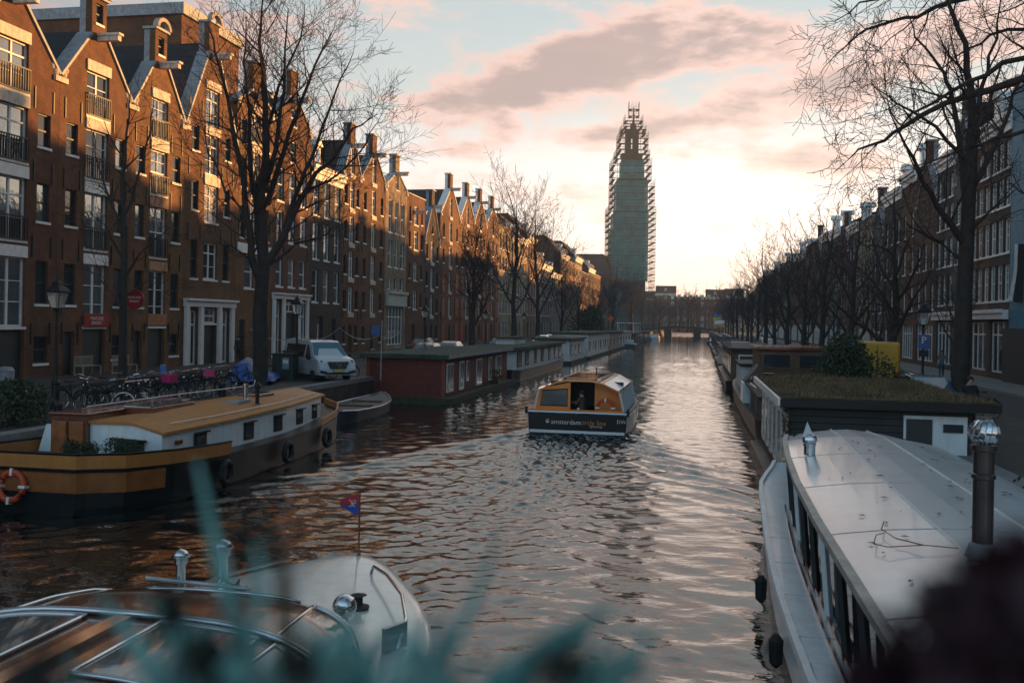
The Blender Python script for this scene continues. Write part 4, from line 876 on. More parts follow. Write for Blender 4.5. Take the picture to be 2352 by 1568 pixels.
smallboat('white cabin boat with a dark hull, moored alone near the bridge at the right', 4.2, 218, 11, 3.8, True, m_black, m_boatw, rz=math.pi)

# bollards and mooring ropes
for k, (y, xb, yb, zb, lab) in enumerate(((24, -16.2, 23, .95, 'stern of the ochre barge'), (33.5, -14.6, 33.6, 1.1, 'bow of the ochre barge'), (46.5, -17.0, 48.6, .4, 'near end of the red houseboat'), (69, -16.9, 68.5, .9, 'white planked houseboat'))):
    b = MB().lathe([(.14, 0), (.14, .25), (.11, .3), (.11, .42), (.16, .45), (.14, .52), (.01, .54)], (0, 0, 0), 12).build('bollard', m_iron, None); b.location = (QL-.35, y, QZ+.06); tag(b, 'iron bollard on the left quay by the '+lab, 'bollard', 'iron bollards on the left quay')
    p0, p1 = Vector((QL-.2, y, QZ+.35)), Vector((xb, yb, zb)); pts = []
    for i in range(9): u = i/8; q = p0.lerp(p1, u); q.z -= .35*math.sin(math.pi*u); pts.append(q)
    tag(MB().tube(pts, .018, 5).build('mooring_rope', m_rope, None), 'slack mooring rope running to the '+lab, 'rope', 'mooring ropes')
for k, (x, y) in enumerate(((-11.72, 22.6), (-11.78, 26.5), (-12.05, 30.2))):
    o = MB().torus((0, 0, 0), .26, .085, 'x', 20, 7).build('tyre_fender', m_rubber, None, smooth=True); o.location = (x+.02, y, .42); tag(o, 'old tyre hung as a fender on the ochre barge, %s from its stern' % ORD[k], 'tyre', 'tyre fenders on the barge')
# ---------------------------------------------------------------- saloon boat bottom left
sl_ = thing('saloon_boat', 'cream decked saloon boat with varnished roof and chrome framed windows, bottom left', 'boat', (-4.82, 6.5, 0), R(0))
m_cream = mat('cream_deck', (.78, .78, .70), .22, coat=.6, var=.08, grime=.1)
sb = [(-5.5, -1.9, 1.9, .9), (-3, -2.2, 2.2, .88), (0, -2.32, 2.35, .88), (2.3, -2.3, 2.35, .9), (3.9, -2.1, 2.12, .92), (5.2, -1.5, 1.5, .95), (6.2, -.75, .85, .97), (6.9, -.05, .3, .98)]
secs = []
for y, xl, xr, zs in sb:
    c = (xl+xr)/2; h = (xr-xl)/2
    secs.append([(c-h, y, zs-.12), (c-h*.93, y, zs-.02), (c-h*.5, y, zs+.05), (c, y, zs+.08), (c+h*.5, y, zs+.05), (c+h*.93, y, zs-.02), (c+h, y, zs-.12), (c+h*.9, y, .2), (c+h*.75, y, -.4), (c-h*.75, y, -.4), (c-h*.9, y, .2)])
o = MB().loft(secs).build('hull', m_cream, sl_, smooth=True); md = o.modifiers.new('s', 'SUBSURF'); md.levels = md.render_levels = 2
def rpt(w, h, y, k):
    a = math.pi*k/9.0; c, q = math.cos(a), math.sin(a)
    return (-w*math.copysign(abs(c)**.62, c), y, .90+(h+.05)*abs(q)**.62)
ysx = [-5.2, -3.5, -1.9, -.3, 1.1, 1.8, 2.3, 2.7, 3.0, 3.2, 3.3]; wsx = [1.5, 1.75, 1.85, 1.9, 1.88, 1.80, 1.68, 1.50, 1.28, 1.02, .8]; hsx = [.6, .72, .78, .80, .80, .77, .70, .58, .40, .18, .02]
ki = [0, 1, 2, 3, 4, 4.55, 5, 5.4, 5.8, 6.5, 7.0]
KK = [i*.375 for i in range(25)]
def at_i(f): return np.interp(f, ki, wsx), np.interp(f, ki, hsx), np.interp(f, ki, ysx)
rs = [[rpt(w, h, y, k) for k in KK] for y, w, h in zip(ysx, wsx, hsx)]
MB().loft(rs).build('saloon_roof', m_vw, sl_, smooth=True)
def patch(i0, i1, k0, k1, off, inset=.06):
    def P(u, v): w, h, y = at_i(i0+(i1-i0)*u); return Vector(rpt(w, h, y, k0+(k1-k0)*v))
    nu = nv = 12; us = np.linspace(inset, 1-inset, nu); pts = []
    for u in us:
        for v in us:
            p = P(u, v); d = Vector((p.x*.8, max(0, p.y-1.5)*.5, (p.z-.9)*1.5)).normalized(); pts.append(p+d*off)
    fs = [(i*nv+j, (i+1)*nv+j, (i+1)*nv+j+1, i*nv+j+1) for i in range(nu-1) for j in range(nv-1)]
    g = MB().add(pts, fs).build('roof_window', m_saloon, sl_, smooth=True)
    bd = [pts[j] for j in range(nv)]+[pts[i*nv+nv-1] for i in range(1, nu)]+[pts[(nu-1)*nv+j] for j in range(nv-2, -1, -1)]+[pts[i*nv] for i in range(nu-2, 0, -1)]
    MB().tube(bd, .022, 6, closed=True).build('frame', m_chrome, g, smooth=True)
m_saloon = glassmat('saloon_glass', (.20, .22, .22), .5, .05, .05, 1)
for a, b in ((4, 5.3), (5.35, 6.6)):
    patch(a, b, 6.05, 8.9, .02); patch(a, b, 3.1, 5.9, .02) if a > 5 else None; patch(a, b, .1, 2.95, .02)
for a, b in ((0, 1), (1, 2), (2, 3), (3, 4)): patch(a, b, 6.2, 8.9, .02); patch(a, b, 2.6, 4.4, .02); patch(a, b, 4.6, 6.1, .02); patch(a, b, .1, 2.4, .02)
for i in (2, 4): MB().tube([Vector(p)*1.012+Vector((0, 0, .01)) for p in rs[i][1:-1]], .035, 6).build('roof_bow', m_chrome, sl_, smooth=True)
MB().box(-.08, .08, -4.5, 1.0, 1.75, 1.80).build('roof_rail', m_chrome, sl_)
MB().tube([(-1.3, 4.0, 1.0), (-1.15, 4.9, 1.05), (-.6, 5.9, 1.08)], .02, 6).build('hand_rail', m_chrome, sl_)
MB().tube([(1.85, 3.0, 1.0), (1.75, 3.6, 1.12), (1.45, 4.4, 1.14), (1.0, 5.2, 1.14), (.65, 5.7, 1.10), (.6, 5.75, 1.0)], .022, 6).build('hand_rail', m_chrome, sl_, smooth=True)
def vent(x, y, r, h): MB().lathe([(r*.9, 0), (r*.55, .03), (r*.5, h*.75), (r*.75, h*.78), (r*.75, h*.9), (r*1.05, h*.92), (r*.6, h*1.05), (.005, h*1.1)], (x, y, .93), 14).build('deck_vent', m_chrome, sl_, smooth=True)
vent(-.95, 4.6, .13, .62); vent(-1.35, 4.3, .11, .55); vent(1.75, 2.2, .09, .22)
MB().ball((1.15, 3.3, 1.30), .13, 10).lathe([(.05, 0), (.04, .3)], (1.15, 3.3, .95), 8).build('spot_lamp', m_chrome, sl_, smooth=True)
MB().lathe([(.13, 0), (.13, .02), (.05, .04), (.05, .13), (.1, .15), (.01, .17)], (.95, 4.3, .98), 12).build('bollard', m_rubber, sl_)
MB().cbox((1.75, 3.2, 1.05), (.05, .34, .26), Matrix.Rotation(R(-25), 3, 'Z')).build('vent_box', m_steel, sl_)
MB().tube([(-1.6, 3.95, 1.25), (-.3, 4.05, 1.18)], .025, 6).tube([(-1.6, 4.1, 1.1), (-.2, 3.85, 1.05)], .02, 6).build('boat_hook', m_steel, sl_)
mb = MB(); rnd = random.Random(8)
for i in range(9): mb.tube([(-.55+rnd.uniform(-.12, .12), 4.2+rnd.uniform(-.15, .15), .98+rnd.uniform(0, .25)) for _ in range(4)], .012, 4)
mb.build('rigging', m_black, sl_)
MB().lathe([(.03, 0), (.03, .08), (.014, .1), (.014, .86), (.02, .87), (.01, .9)], (.15, 6.5, 1.02), 8).build('flag_pole', m_vw, sl_)
fl = thing('flag', 'small red and blue pennant with a white emblem on the saloon boat pole', 'flag', (-4.82+.15, 13.0, 1.62))
mr_ = mat('flag_red', (.35, .02, .03), .7); mbl = mat('flag_blue', (.02, .06, .35), .7)
def fz(x): return .012*math.sin(x*18)
MB().loft([[(x, fz(x)-.004, z0), (x, fz(x)+.004, z0), (x, fz(x)+.004, z1), (x, fz(x)-.004, z1)] for x, z0, z1 in ((-.016, .14, .30), (-.1, .125, .265), (-.2, .115, .225), (-.29, .105, .19))]).build('cloth', mr_, fl)
MB().loft([[(x, fz(x)-.004, z0), (x, fz(x)+.004, z0), (x, fz(x)+.004, z1), (x, fz(x)-.004, z1)] for x, z0, z1 in ((-.016, -.02, .139), (-.1, .01, .124), (-.2, .055, .114), (-.29, .09, .104))]).build('cloth', mbl, fl)
mb = MB(); e_ = lambda p: [(x, fz(x)-.010, z) for x, z in p]
mb.tube(e_([(-.15, .19), (-.125, .185), (-.11, .15), (-.09, .115), (-.06, .105)]), .006, 4); mb.tube(e_([(-.15, .1), (-.12, .105), (-.10, .15), (-.085, .19), (-.05, .19), (-.05, .15), (-.09, .145)]), .006, 4)
mb.build('emblem', TXTW, fl)

# ---------------------------------------------------------------- white boat bottom right
m_roofw = mat('white_roof_paint', (.52, .59, .62), .30, coat=.5, var=.1, nscale=.8, grime=.12)
m_joint = mat('joint_sealant', (.28, .32, .34), .5)
wbt = thing('houseboat', 'long white roofed boat with a row of slanting windows at the lower right', 'houseboat', (3.1, 13, 0))
o3 = lambda st: [(y-13, a-3.1, b-3.1, z) for y, a, b, z in st]
sh = o3([(2.5, 1.5, 4.9, .95), (6, 1.3, 5.1, .92), (10, 1.15, 5.2, .9), (14, 1.12, 5.25, .9), (18, 1.25, 5.2, .95), (21, 1.4, 5.0, 1.05), (23.3, 1.85, 4.5, 1.2)]); sh = refine(sh, 3)
MB().loft(hull(sh, -.5, .85)).build('hull', m_boatw, wbt)
mb = MB()
for s in (-1, 1): mb.loft([[((a if s < 0 else b)+s*.03, y, z-.05), ((a if s < 0 else b)+s*.03, y, z+.06), ((a if s < 0 else b)-s*.05, y, z+.06), ((a if s < 0 else b)-s*.05, y, z-.05)] for y, a, b, z in sh])
mb.build('gunwale', m_white, wbt)
for k in range(22):
    y = -9.5+k*.85; xl = np.interp(y, [q[0] for q in sh], [q[1] for q in sh])
    if k % 1 == 0: MB().box(xl+.05, xl+.46, y, y+.83, .80, .935+.004*(k % 2)+max(0, (y-4)*.012)).build('deck_panel', m_boatw, wbt)
LE = [(2.5, 1.62), (6, 1.5), (9, 1.5), (12, 1.5), (15, 1.55), (18, 1.68), (20.5, 1.85), (22.3, 2.05)]
RE = [(2.5, 4.5), (6, 4.65), (9, 4.75), (12, 4.8), (15, 4.85), (18, 4.85), (20.5, 4.8), (22.3, 4.6)]
secs = []; cab = []
for (y, a), (_, b) in zip(LE, RE):
    dzf = -.10 if y > 22 else 0
    u = [0, .05, .2, .35, .5, .65, .8, .95, 1]; prof = [-.03, .0, .07, .11, .125, .11, .07, 0, -.03]
    top_ = [(a+(b-a)*t-3.1, y-13, 2.06+p+dzf*(.5+abs(t-.5))) for t, p in zip(u, prof)]
    secs.append(top_+[(p[0], p[1], p[2]-.06) for p in top_[::-1]])
    cab.append([(a+.16-3.1, y-13-.25*(y > 22), .9), (a+.10-3.1, y-13-.25*(y > 22), 2.0), (b-.1-3.1, y-13-.25*(y > 22), 2.0), (b-.16-3.1, y-13-.25*(y > 22), .9)])
o = MB().loft(secs).build('roof', m_roofw, wbt)
mb = MB()
mb.loft(cab); mb.build('cabin', m_glassd, wbt)
MB().loft([[(p[0][0]+.0, p[0][1], p[0][2]-.035), (p[0][0]-.07, p[0][1], p[0][2]-.035), (p[0][0]-.07, p[0][1], p[0][2]+.045), (p[0][0]+.03, p[0][1], p[0][2]+.045)] for p in secs]).build('roof_edge', mat('worn_trim', (.36, .35, .32), .5, grime=.5), wbt)
for s in (1, 2):
    u = .36 if s == 1 else .66
    mb = MB(); pts = []
    for (y, a), (_, b) in zip(LE, RE): pts.append((a+(b-a)*u-3.1, y-13, 2.06+(.114 if u < .5 else .112)-(.05 if y > 22 else 0)))
    mb.loft([[(x-.018, y, z-.03), (x-.018, y, z+.006), (x+.018, y, z+.006), (x+.018, y, z-.03)] for x, y, z in pts]).build('roof_seam', m_whiteclean, wbt)
for y in (8.2, 11.4, 14.6, 17.8, 20.6):
    a = np.interp(y, [q[0] for q in LE], [q[1] for q in LE]); b = np.interp(y, [q[0] for q in RE], [q[1] for q in RE]); us_ = [0, .05, .2, .35, .5, .65, .8, .95, 1]; pf = [-.03, .0, .07, .11, .125, .11, .07, 0, -.03]
    MB().loft([[(a+(b-a)*u-3.1, y-13-.012, 2.058+p), (a+(b-a)*u-3.1, y-13-.012, 2.064+p), (a+(b-a)*u-3.1, y-13+.012, 2.064+p), (a+(b-a)*u-3.1, y-13+.012, 2.058+p)] for u, p in zip(us_, pf)]).build('roof_joint', m_joint, wbt)
for k in range(14):
    y = -9.3+k*1.35; a = np.interp(y+13, [q[0] for q in LE], [q[1] for q in LE])-3.1
    MB().tube([(a+.10, y, .92), (a+.02, y+.12, 2.0)], .05, 4).build('window_post', m_frame if k % 3 else m_boatw, wbt)
mb = MB()
for k in range(2): mb.loft([[(np.interp(y+13, [q[0] for q in LE], [q[1] for q in LE])-3.1+.06-.012*k*8, y, .93), (np.interp(y+13, [q[0] for q in LE], [q[1] for q in LE])-3.1+.09-.012*k*8, y, .93), (np.interp(y+13, [q[0] for q in LE], [q[1] for q in LE])-3.1+.09-.012*k*8, y, 1.0-.02*k), (np.interp(y+13, [q[0] for q in LE], [q[1] for q in LE])-3.1+.06-.012*k*8, y, 1.0-.02*k)] for y in np.linspace(-10, 9, 12)])
mb.build('sill_rail', m_vw, wbt)
MB().lathe([(.10, 0), (.10, .16), (.115, .17), (.115, .2), (.09, .2)], (-1.07, 4.9, 2.1), 14).ball((-1.07, 4.9, 2.37), .13, 8, (1, .8, .9)).prism([(-1.2, 2.42), (-1.0, 2.42), (-1.12, 2.7)], 'y', 4.86, 4.9).build('cowl_vent', m_chrome, wbt, smooth=False)
# big flue with a spinning cowl, at rest
fx, fy = -.34, -3.0
MB().lathe([(.095, 0), (.095, .85), (.11, .86), (.11, .9), (.095, .91), (.095, 1.12), (.115, 1.13), (.115, 1.18)], (fx, fy, 2.1), 18).build('flue', mat('sooty_steel', (.10, .09, .09), .35, .8, grime=.5), wbt, smooth=False)
MB().lathe([(.16, 0), (.12, .12), (.10, .14)], (fx, fy, 2.2), 18).build('flue_collar', m_lead, wbt)
for k in range(16):
    a0 = 2*math.pi*k/16; vs = []
    for i in range(7):
        ph = -1.15+2.3*i/6; tw = a0+.5*i/6
        for dr, da in ((0, 0), (.012, .30)):
            r_ = (.138+dr)*math.cos(ph); vs.append((fx+r_*math.cos(tw+da), fy+r_*math.sin(tw+da), 3.41+.138*math.sin(ph)))
    MB().add(vs, [(2*i, 2*i+1, 2*i+3, 2*i+2) for i in range(6)]).build('cowl_blade', m_chrome, wbt, smooth=True)
MB().lathe([(.07, 0), (.07, .02)], (fx, fy, 3.535), 14).build('cowl_cap', m_chrome, wbt)
# fallen leaves and twig
ml = mat('fallen_leaf', (.05, .03, .02), .8); rnd = random.Random(4)
for k in range(80):
    u = rnd.uniform(.1, .9); y = rnd.uniform(7, 20); a = np.interp(y, [q[0] for q in LE], [q[1] for q in LE]); b = np.interp(y, [q[0] for q in RE], [q[1] for q in RE])
    z = 2.075+np.interp(u, [0, .05, .2, .35, .5, .65, .8, .95, 1], [-.03, .0, .07, .11, .125, .11, .07, 0, -.03]); r_ = rnd.uniform(.012, .045); t_ = rnd.uniform(0, 3)
    pts = [(r_*math.cos(t_)*1.5, r_*math.sin(t_)*1.5, 0), (-r_*math.sin(t_)*.6, r_*math.cos(t_)*.6, .012), (-r_*math.cos(t_)*1.5, -r_*math.sin(t_)*1.5, .004), (r_*math.sin(t_)*.6, -r_*math.cos(t_)*.6, .012)]
    o = MB().add(pts, [(0, 1, 2, 3)]).build('leaf', ml, None); o.location = (a+(b-a)*u, y, z); tag(o, 'small fallen leaf lying on the white boat roof', 'leaf', 'fallen leaves on the white boat roof')
mb = MB(); zt = 2.205
mb.tube([(2.62, 10.3, zt), (2.3, 10.35, zt), (1.95, 10.3, zt-.03), (1.85, 10.5, zt-.05), (1.95, 10.95, zt-.05), (2.05, 11.05, zt-.04)], .005, 4).tube([(2.3, 10.35, zt), (2.1, 10.7, zt-.02), (2.05, 11.2, zt-.03), (2.15, 11.6, zt-.02)], .006, 4)
tag(mb.build('twig', ml), 'long bent twig lying on the white boat roof', 'twig')
# mooring fenders at its side
for k, y in enumerate((9.5, 12.2, 15.0)):
    t = MB().lathe([(.02, 0), (.08, .06), (.09, .34), (.03, .42)], (0, 0, 0), 12).build('fender', m_rubber); t.location = (1.03, y, .2); tag(t, ['black fender hanging on the white boat, nearest one', 'black fender hanging on the white boat, middle one', 'black fender hanging on the white boat, farthest one'][k], 'fender', 'fenders on the white boat')
# ---------------------------------------------------------------- grass roofed houseboat
gh = thing('houseboat', 'black houseboat with a grass grown roof behind the white boat', 'houseboat', (4.4, 29.3, 0))
MB().box(-2.5, 2.1, -4.9, 5.2, -.5, .4).build('pontoon', m_black, gh)
MB().box(-2.1, 2.15, -4.5, 4.7, .402, 2.42).build('wall', mat('black_planks', (.018, .022, .025), .6, kind='plank', bscale=6), gh)
MB().box(-2.35, 2.7, -4.95, 5.2, 2.422, 2.62).build('roof', m_black, gh)
MB().box(-2.41, -2.352, -4.95, 5.2, 2.44, 2.63).build('fascia', m_boatw, gh)
d = MB().box(.6, 2.05, -4.56, -4.501, .5, 2.28).build('door', m_boatw, gh); MB().box(1.5, 1.95, -4.6, -4.561, 1.9, 2.1).build('pane', m_glassd, d)
MB().box(.66, 1.25, -4.6, -4.561, .6, 2.2).build('door_opening', m_frame, gh)
for y in np.linspace(-4, 4, 6): hbwin(gh, -2.102, y, .6, 2.2, .9, False, -1)
rnd = random.Random(12); gs = MB()
for k in range(15000):
    x = rnd.uniform(-2.3, 2.65); y = rnd.uniform(-4.9, 5.15); hgt = rnd.uniform(.03, .12)*(1+1.1*max(0, math.sin(x*1.7+y*1.1)*math.sin(y*1.9+2)))
    a = rnd.uniform(0, 6.28); lx, ly = math.cos(a)*hgt*.6, math.sin(a)*hgt*.6; wx, wy = .012*math.sin(a), -.012*math.cos(a); z0 = 2.64
    gs.add([(x-wx, y-wy, z0), (x+wx, y+wy, z0), (x+lx, y+ly, z0+hgt)], [(0, 1, 2)])
g_ = gs.build('grass', mat('roof_grass', (.20, .125, .058), .8, var=.6, nscale=1.1, col2=(.045, .05, .02)), gh); tag(g_, kind='stuff')
MB().box(-2.3, 2.65, -4.9, 5.15, 2.622, 2.66).build('sod', mat('sod', (.05, .045, .02), .95, var=.5), gh)
mb = MB(); bush(mb, (-2.15, -4.6, 2.0), .3, 300, rnd, .03, (.5, .6, 1.8)); mb.build('ivy', mat('dry_ivy', (.07, .045, .02), .8, var=.5), gh)
# ---------------------------------------------------------------- old ship with brown wheelhouse
m_mattp = mat('matt_panel', (.05, .055, .06), .7)
ws = thing('houseboat', 'old ship with a brown wooden wheelhouse of two wide windows, right side', 'houseboat', (4.3, 47, 0))
s_ = [(-12.3, -1.7, 1.7, 1.0), (-10, -2.1, 2.1, .9), (4, -2.2, 2.2, .9), (12, -2.1, 2.1, 1.1), (16, -1.0, 1.0, 1.6)]; s_ = refine(s_, 4)
MB().loft(hull(s_, -.5, .85)).build('hull', m_black, ws)
MB().box(-1.9, 1.9, -11.5, 0, .9, 1.75).build('cabin', mat('dark_cabin', (.03, .035, .035), .6, kind='vplank', bscale=4), ws); MB().box(-2.1, 2.0, -11.8, .0, 1.752, 1.86).build('cabin_roof', m_mossd, ws)
MB().box(-1.35, 2.0, .2, 5.4, .9, 3.28).build('wheelhouse', m_wood, ws); MB().box(-1.5, 2.15, .0, 5.7, 3.282, 3.4).build('wheelhouse_roof', m_vw, ws)
for x in (-.52, 1.13):
    f = MB().box(x-.68, x+.68, .12, .198, 2.36, 3.1).build('window', mat('brown_frame', (.12, .06, .03), .5), ws); MB().box(x-.6, x+.6, .10, .118, 2.44, 3.03).build('pane', m_glassd, f)
MB().box(-1.9, 1.9, 6, 12, 1.0, 2.2).build('aft_cabin', m_whplank, ws); MB().box(-2.0, 2.0, 5.8, 12.2, 2.202, 2.35).build('aft_roof', m_tiled, ws)
MB().cbox((-1.8, -1.5, 2.2), (1.0, 1.9, .07), Matrix.Rotation(R(-52), 3, 'Y')).build('solar_panel', m_mattp, ws)
MB().box(-2.2, -1.5, -2.6, -.5, .9, 1.8).build('deck_box', m_boatw, ws)
mb = MB(); mb.tube([(-2.05, -6, 1.0), (-2.05, -6, 2.0), (-2.0, -9, 2.0), (-2.0, -9, 1.0)], .03, 5); mb.build('hand_rail', m_steel, ws)
for k, (x, y, a, b, c, mm) in enumerate(((-1.0, -9.2, .5, .35, .4, m_lead), (.9, -7.0, .9, .5, .35, m_vw), (1.2, -10, .5, .5, .5, m_boatw), (-1.3, -5.5, .4, .4, .5, m_iron))):
    t = MB().box(-a/2, a/2, -b/2, b/2, 0, c).box(-a/2-.03, a/2+.03, -b/2-.03, b/2+.03, c+.001, c+.05).build('deck_crate', mm, None, bevel=.02); t.location = (4.3+x, 47+y, 1.862)
    tag(t, ['grey crate on the cabin roof before the wheelhouse', 'varnished crate beside the blue tarpaulin on the cabin roof', 'white crate nearest the camera on the ship cabin roof', 'black crate close to the water side of the cabin roof'][k], 'crate')
m_tarp = mat('blue_tarp', (.01, .07, .32), .45, bump=.5, bscale=4, var=.4)
def tarp(label, c, sx, sy, h, seed, rz=0, n=14):
    rnd = random.Random(seed); pts = []; fs = []
    for i in range(n):
        for j in range(n):
            u, v = i/(n-1)*2-1, j/(n-1)*2-1; e = max(abs(u), abs(v))
            z = h*(1-e**3)*(.75+.35*math.sin(u*3+seed))+rnd.uniform(-.04, .04)*h*1.5
            pts.append((u*sx*(1-.06*rnd.random()), v*sy*(1-.06*rnd.random()), max(.02, z)))
    for i in range(n-1):
        for j in range(n-1): fs.append((i*n+j, (i+1)*n+j, (i+1)*n+j+1, i*n+j+1))
    o = MB().add(pts, fs).build('tarpaulin', m_tarp, None); o.location = c; o.rotation_euler = (0, 0, rz)
    s = o.modifiers.new('s', 'SOLIDIFY'); s.thickness = .015; tag(o, label, 'tarpaulin'); return o
tarp('light blue tarpaulin on the cabin roof in front of the brown wheelhouse', (3.9, 41.5, 1.87), 1.1, 2.2, .4, 2)
# other right boats
for lab, y0, y1, x0, x1, h, wm, rm in (('dark grey houseboat with a raised deck, beyond the brown wheelhouse', 66, 92, 2.2, 6.0, 2.7, m_wood, m_tiled),
                                       ('pale houseboat with chairs on its roof, right side', 95, 120, 2.4, 6.1, 2.3, m_boatw, m_lead),
                                       ('brown low houseboat halfway down the right side', 124, 150, 2.6, 6.2, 2.2, m_wood, m_moss),
                                       ('distant houseboat with a flag before the white cabin boat', 156, 200, 2.8, 6.2, 2.3, m_redplank, m_tiled)):
    yc = (y0+y1)/2; xc = (x0+x1)/2; L2 = (y1-y0)/2; W2 = (x1-x0)/2
    t = thing('houseboat', lab, 'houseboat', (xc, yc, 0))
    MB().loft(hull([(-L2-.6, -W2*.8, W2*.8, .7), (-L2+1, -W2-.2, W2+.1, .6), (L2-2, -W2-.2, W2+.1, .6), (L2+1, -.3, .3, 1.2)], -.5, .85)).build('hull', m_black, t)
    MB().box(-W2+.2, W2-.1, -L2+.8, L2-2.5, .6, h).build('wall', wm, t); MB().box(-W2, W2, -L2+.5, L2-2.2, h+.002, h+.15).build('roof', rm, t)
    n = int(L2*2/3.5)
    for i in range(n): hbwin(t, -W2+.198, -L2+.8+(i+.5)*(2*L2-3.3)/n, .95, h-.35, 1.2, True, -1)
    for x in (-W2*.4, W2*.4): f = MB().box(x-.5, x+.5, -L2+.74, -L2+.798, 1.0, h-.3).build('window', m_white, t); MB().box(x-.42, x+.42, -L2+.72, -L2+.738, 1.08, h-.38).build('pane', m_glassd, f)
    mb = MB()
    for i in range(8):
        y = -L2+1+i*(2*L2-4)/8; mb.tube([(-W2+.1, y, h+.15), (-W2+.1, y, h+.95)], .025, 4)
    mb.tube([(-W2+.1, -L2+1, h+.95), (-W2+.1, L2-4, h+.95)], .025, 4); mb.build('roof_railing', m_steel, t)
# ================================================================ TREES
m_bark = mat('dark_bark', (.035, .028, .024), .9, bump=.7, bscale=9, var=.4)
m_twig = mat('twig_bark', (.045, .03, .025), .9, var=.3)
class TB:
    """collects tapered tubes quickly"""
    def __init__(s): s.v = []; s.f = []
    def tube(s, P, rr, n):
        base = len(s.v); m = len(P)
        for i in range(m):
            t = (P[min(i+1, m-1)]-P[max(i-1, 0)]); t = t.normalized() if t.length > 1e-8 else Vector((0, 0, 1))
            a = t.orthogonal().normalized(); b = t.cross(a)
            for k in range(n):
                w_ = 2*math.pi*k/n; s.v.append(P[i]+(a*math.cos(w_)+b*math.sin(w_))*rr[i])
        for i in range(m-1):
            for k in range(n): s.f.append((base+i*n+k, base+i*n+(k+1) % n, base+(i+1)*n+(k+1) % n, base+(i+1)*n+k))
    def build(s, name, m, parent): 
        me = bpy.data.meshes.new(name); me.from_pydata([tuple(v) for v in s.v], [], s.f); me.materials.append(m)
        for p in me.polygons: p.use_smooth = True
        return link(name, me, parent)
def rvec(rnd): return Vector((rnd.gauss(0, 1), rnd.gauss(0, 1), rnd.gauss(0, 1)))
def grow(tb, rnd, p, d, L, r, lvl, up, maxl, spread=.75, dens=1.0, rmin=.009):
    n = 3 if lvl >= maxl-1 else 5; P = [p]; dd = d.normalized(); step = L/n
    for i in range(n):
        dd = (dd+rvec(rnd)*.13+Vector((0, 0, up*.10))).normalized(); P.append(P[-1]+dd*step)
    rr = [max(rmin, r*(1-.72*i/n)) for i in range(n+1)]
    tb.tube(P, rr, 6 if r > .06 else (4 if r > .025 else 3))
    if lvl >= maxl: return
    spawn(tb, rnd, P, rr, L, lvl, up, maxl, spread, dens, rmin)
def spawn(tb, rnd, P, rr, L, lvl, up, maxl, spread, dens, rmin, t0=.18):
    k = max(2, int((4.6 if lvl < maxl-1 else 4.8)*min(dens, 1.0)*rnd.uniform(.8, 1.2))); n = len(P)-1
    for j in range(k):
        t = t0+(1-t0)*(j+rnd.random())/k; f = min(t*n, n-1e-4); i = int(f); q = P[i].lerp(P[i+1], f-i); ax = (P[i+1]-P[i]).normalized()
        sd = ax.cross(rvec(rnd)).normalized(); dn = (ax*(1-spread*.55)+sd*spread+Vector((0, 0, .12*up))).normalized()
        grow(tb, rnd, q, dn, L*rnd.uniform(.42, .66)*(1.1-.35*t), max(rmin, rr[i]*.58), lvl+1, up, maxl, spread, dens, rmin)
    grow(tb, rnd, P[-1], (P[-1]-P[-2]).normalized(), L*.55, rr[-1]*.9, lvl+1, up, maxl, spread, dens, rmin)
def generic_tree(seed, H=14, r0=.26, maxl=4, fork=.3, spread=.75, dens=1.0, rmin=.012, nl=6, up=1.0):
    rnd = random.Random(seed); tr = TB(); cr = TB(); H *= .74; P = [Vector((0, 0, -.05))]; n = 7; hz = H*.62; x = y = 0
    for i in range(1, n+1):
        x += rnd.gauss(0, .07*H/14); y += rnd.gauss(0, .07*H/14); P.append(Vector((x, y, hz*i/n)))
    rr = [r0*(1.25 if i == 0 else 1)*(1-.6*i/n) for i in range(n+1)]; tr.tube(P, rr, 9)
    for j in range(nl):
        t = fork+(1-fork)*(j+.3)/nl; f = t*n; i = min(int(f), n-1); q = P[i].lerp(P[i+1], f-i); a = j*2.4+rnd.random()
        d = Vector((math.cos(a)*.75, math.sin(a)*.75, .75+.5*t)); grow(cr, rnd, q, d, H*.42*(1.15-.55*t), rr[i]*.55, 1, up, maxl, spread, dens, rmin)
    grow(cr, rnd, P[-1], Vector((0, 0, 1)), H*.34, rr[-1], 1, up, maxl, spread, dens, rmin)
    return tr, cr
def add_tree(name, label, seed, loc, group=None, rz=0, cat='tree', **k):
    t = thing(name, label, cat, loc, rz, group); tr, cr = generic_tree(seed, **k); tr.build('trunk', m_bark, t); cr.build('crown', m_twig, t); return t
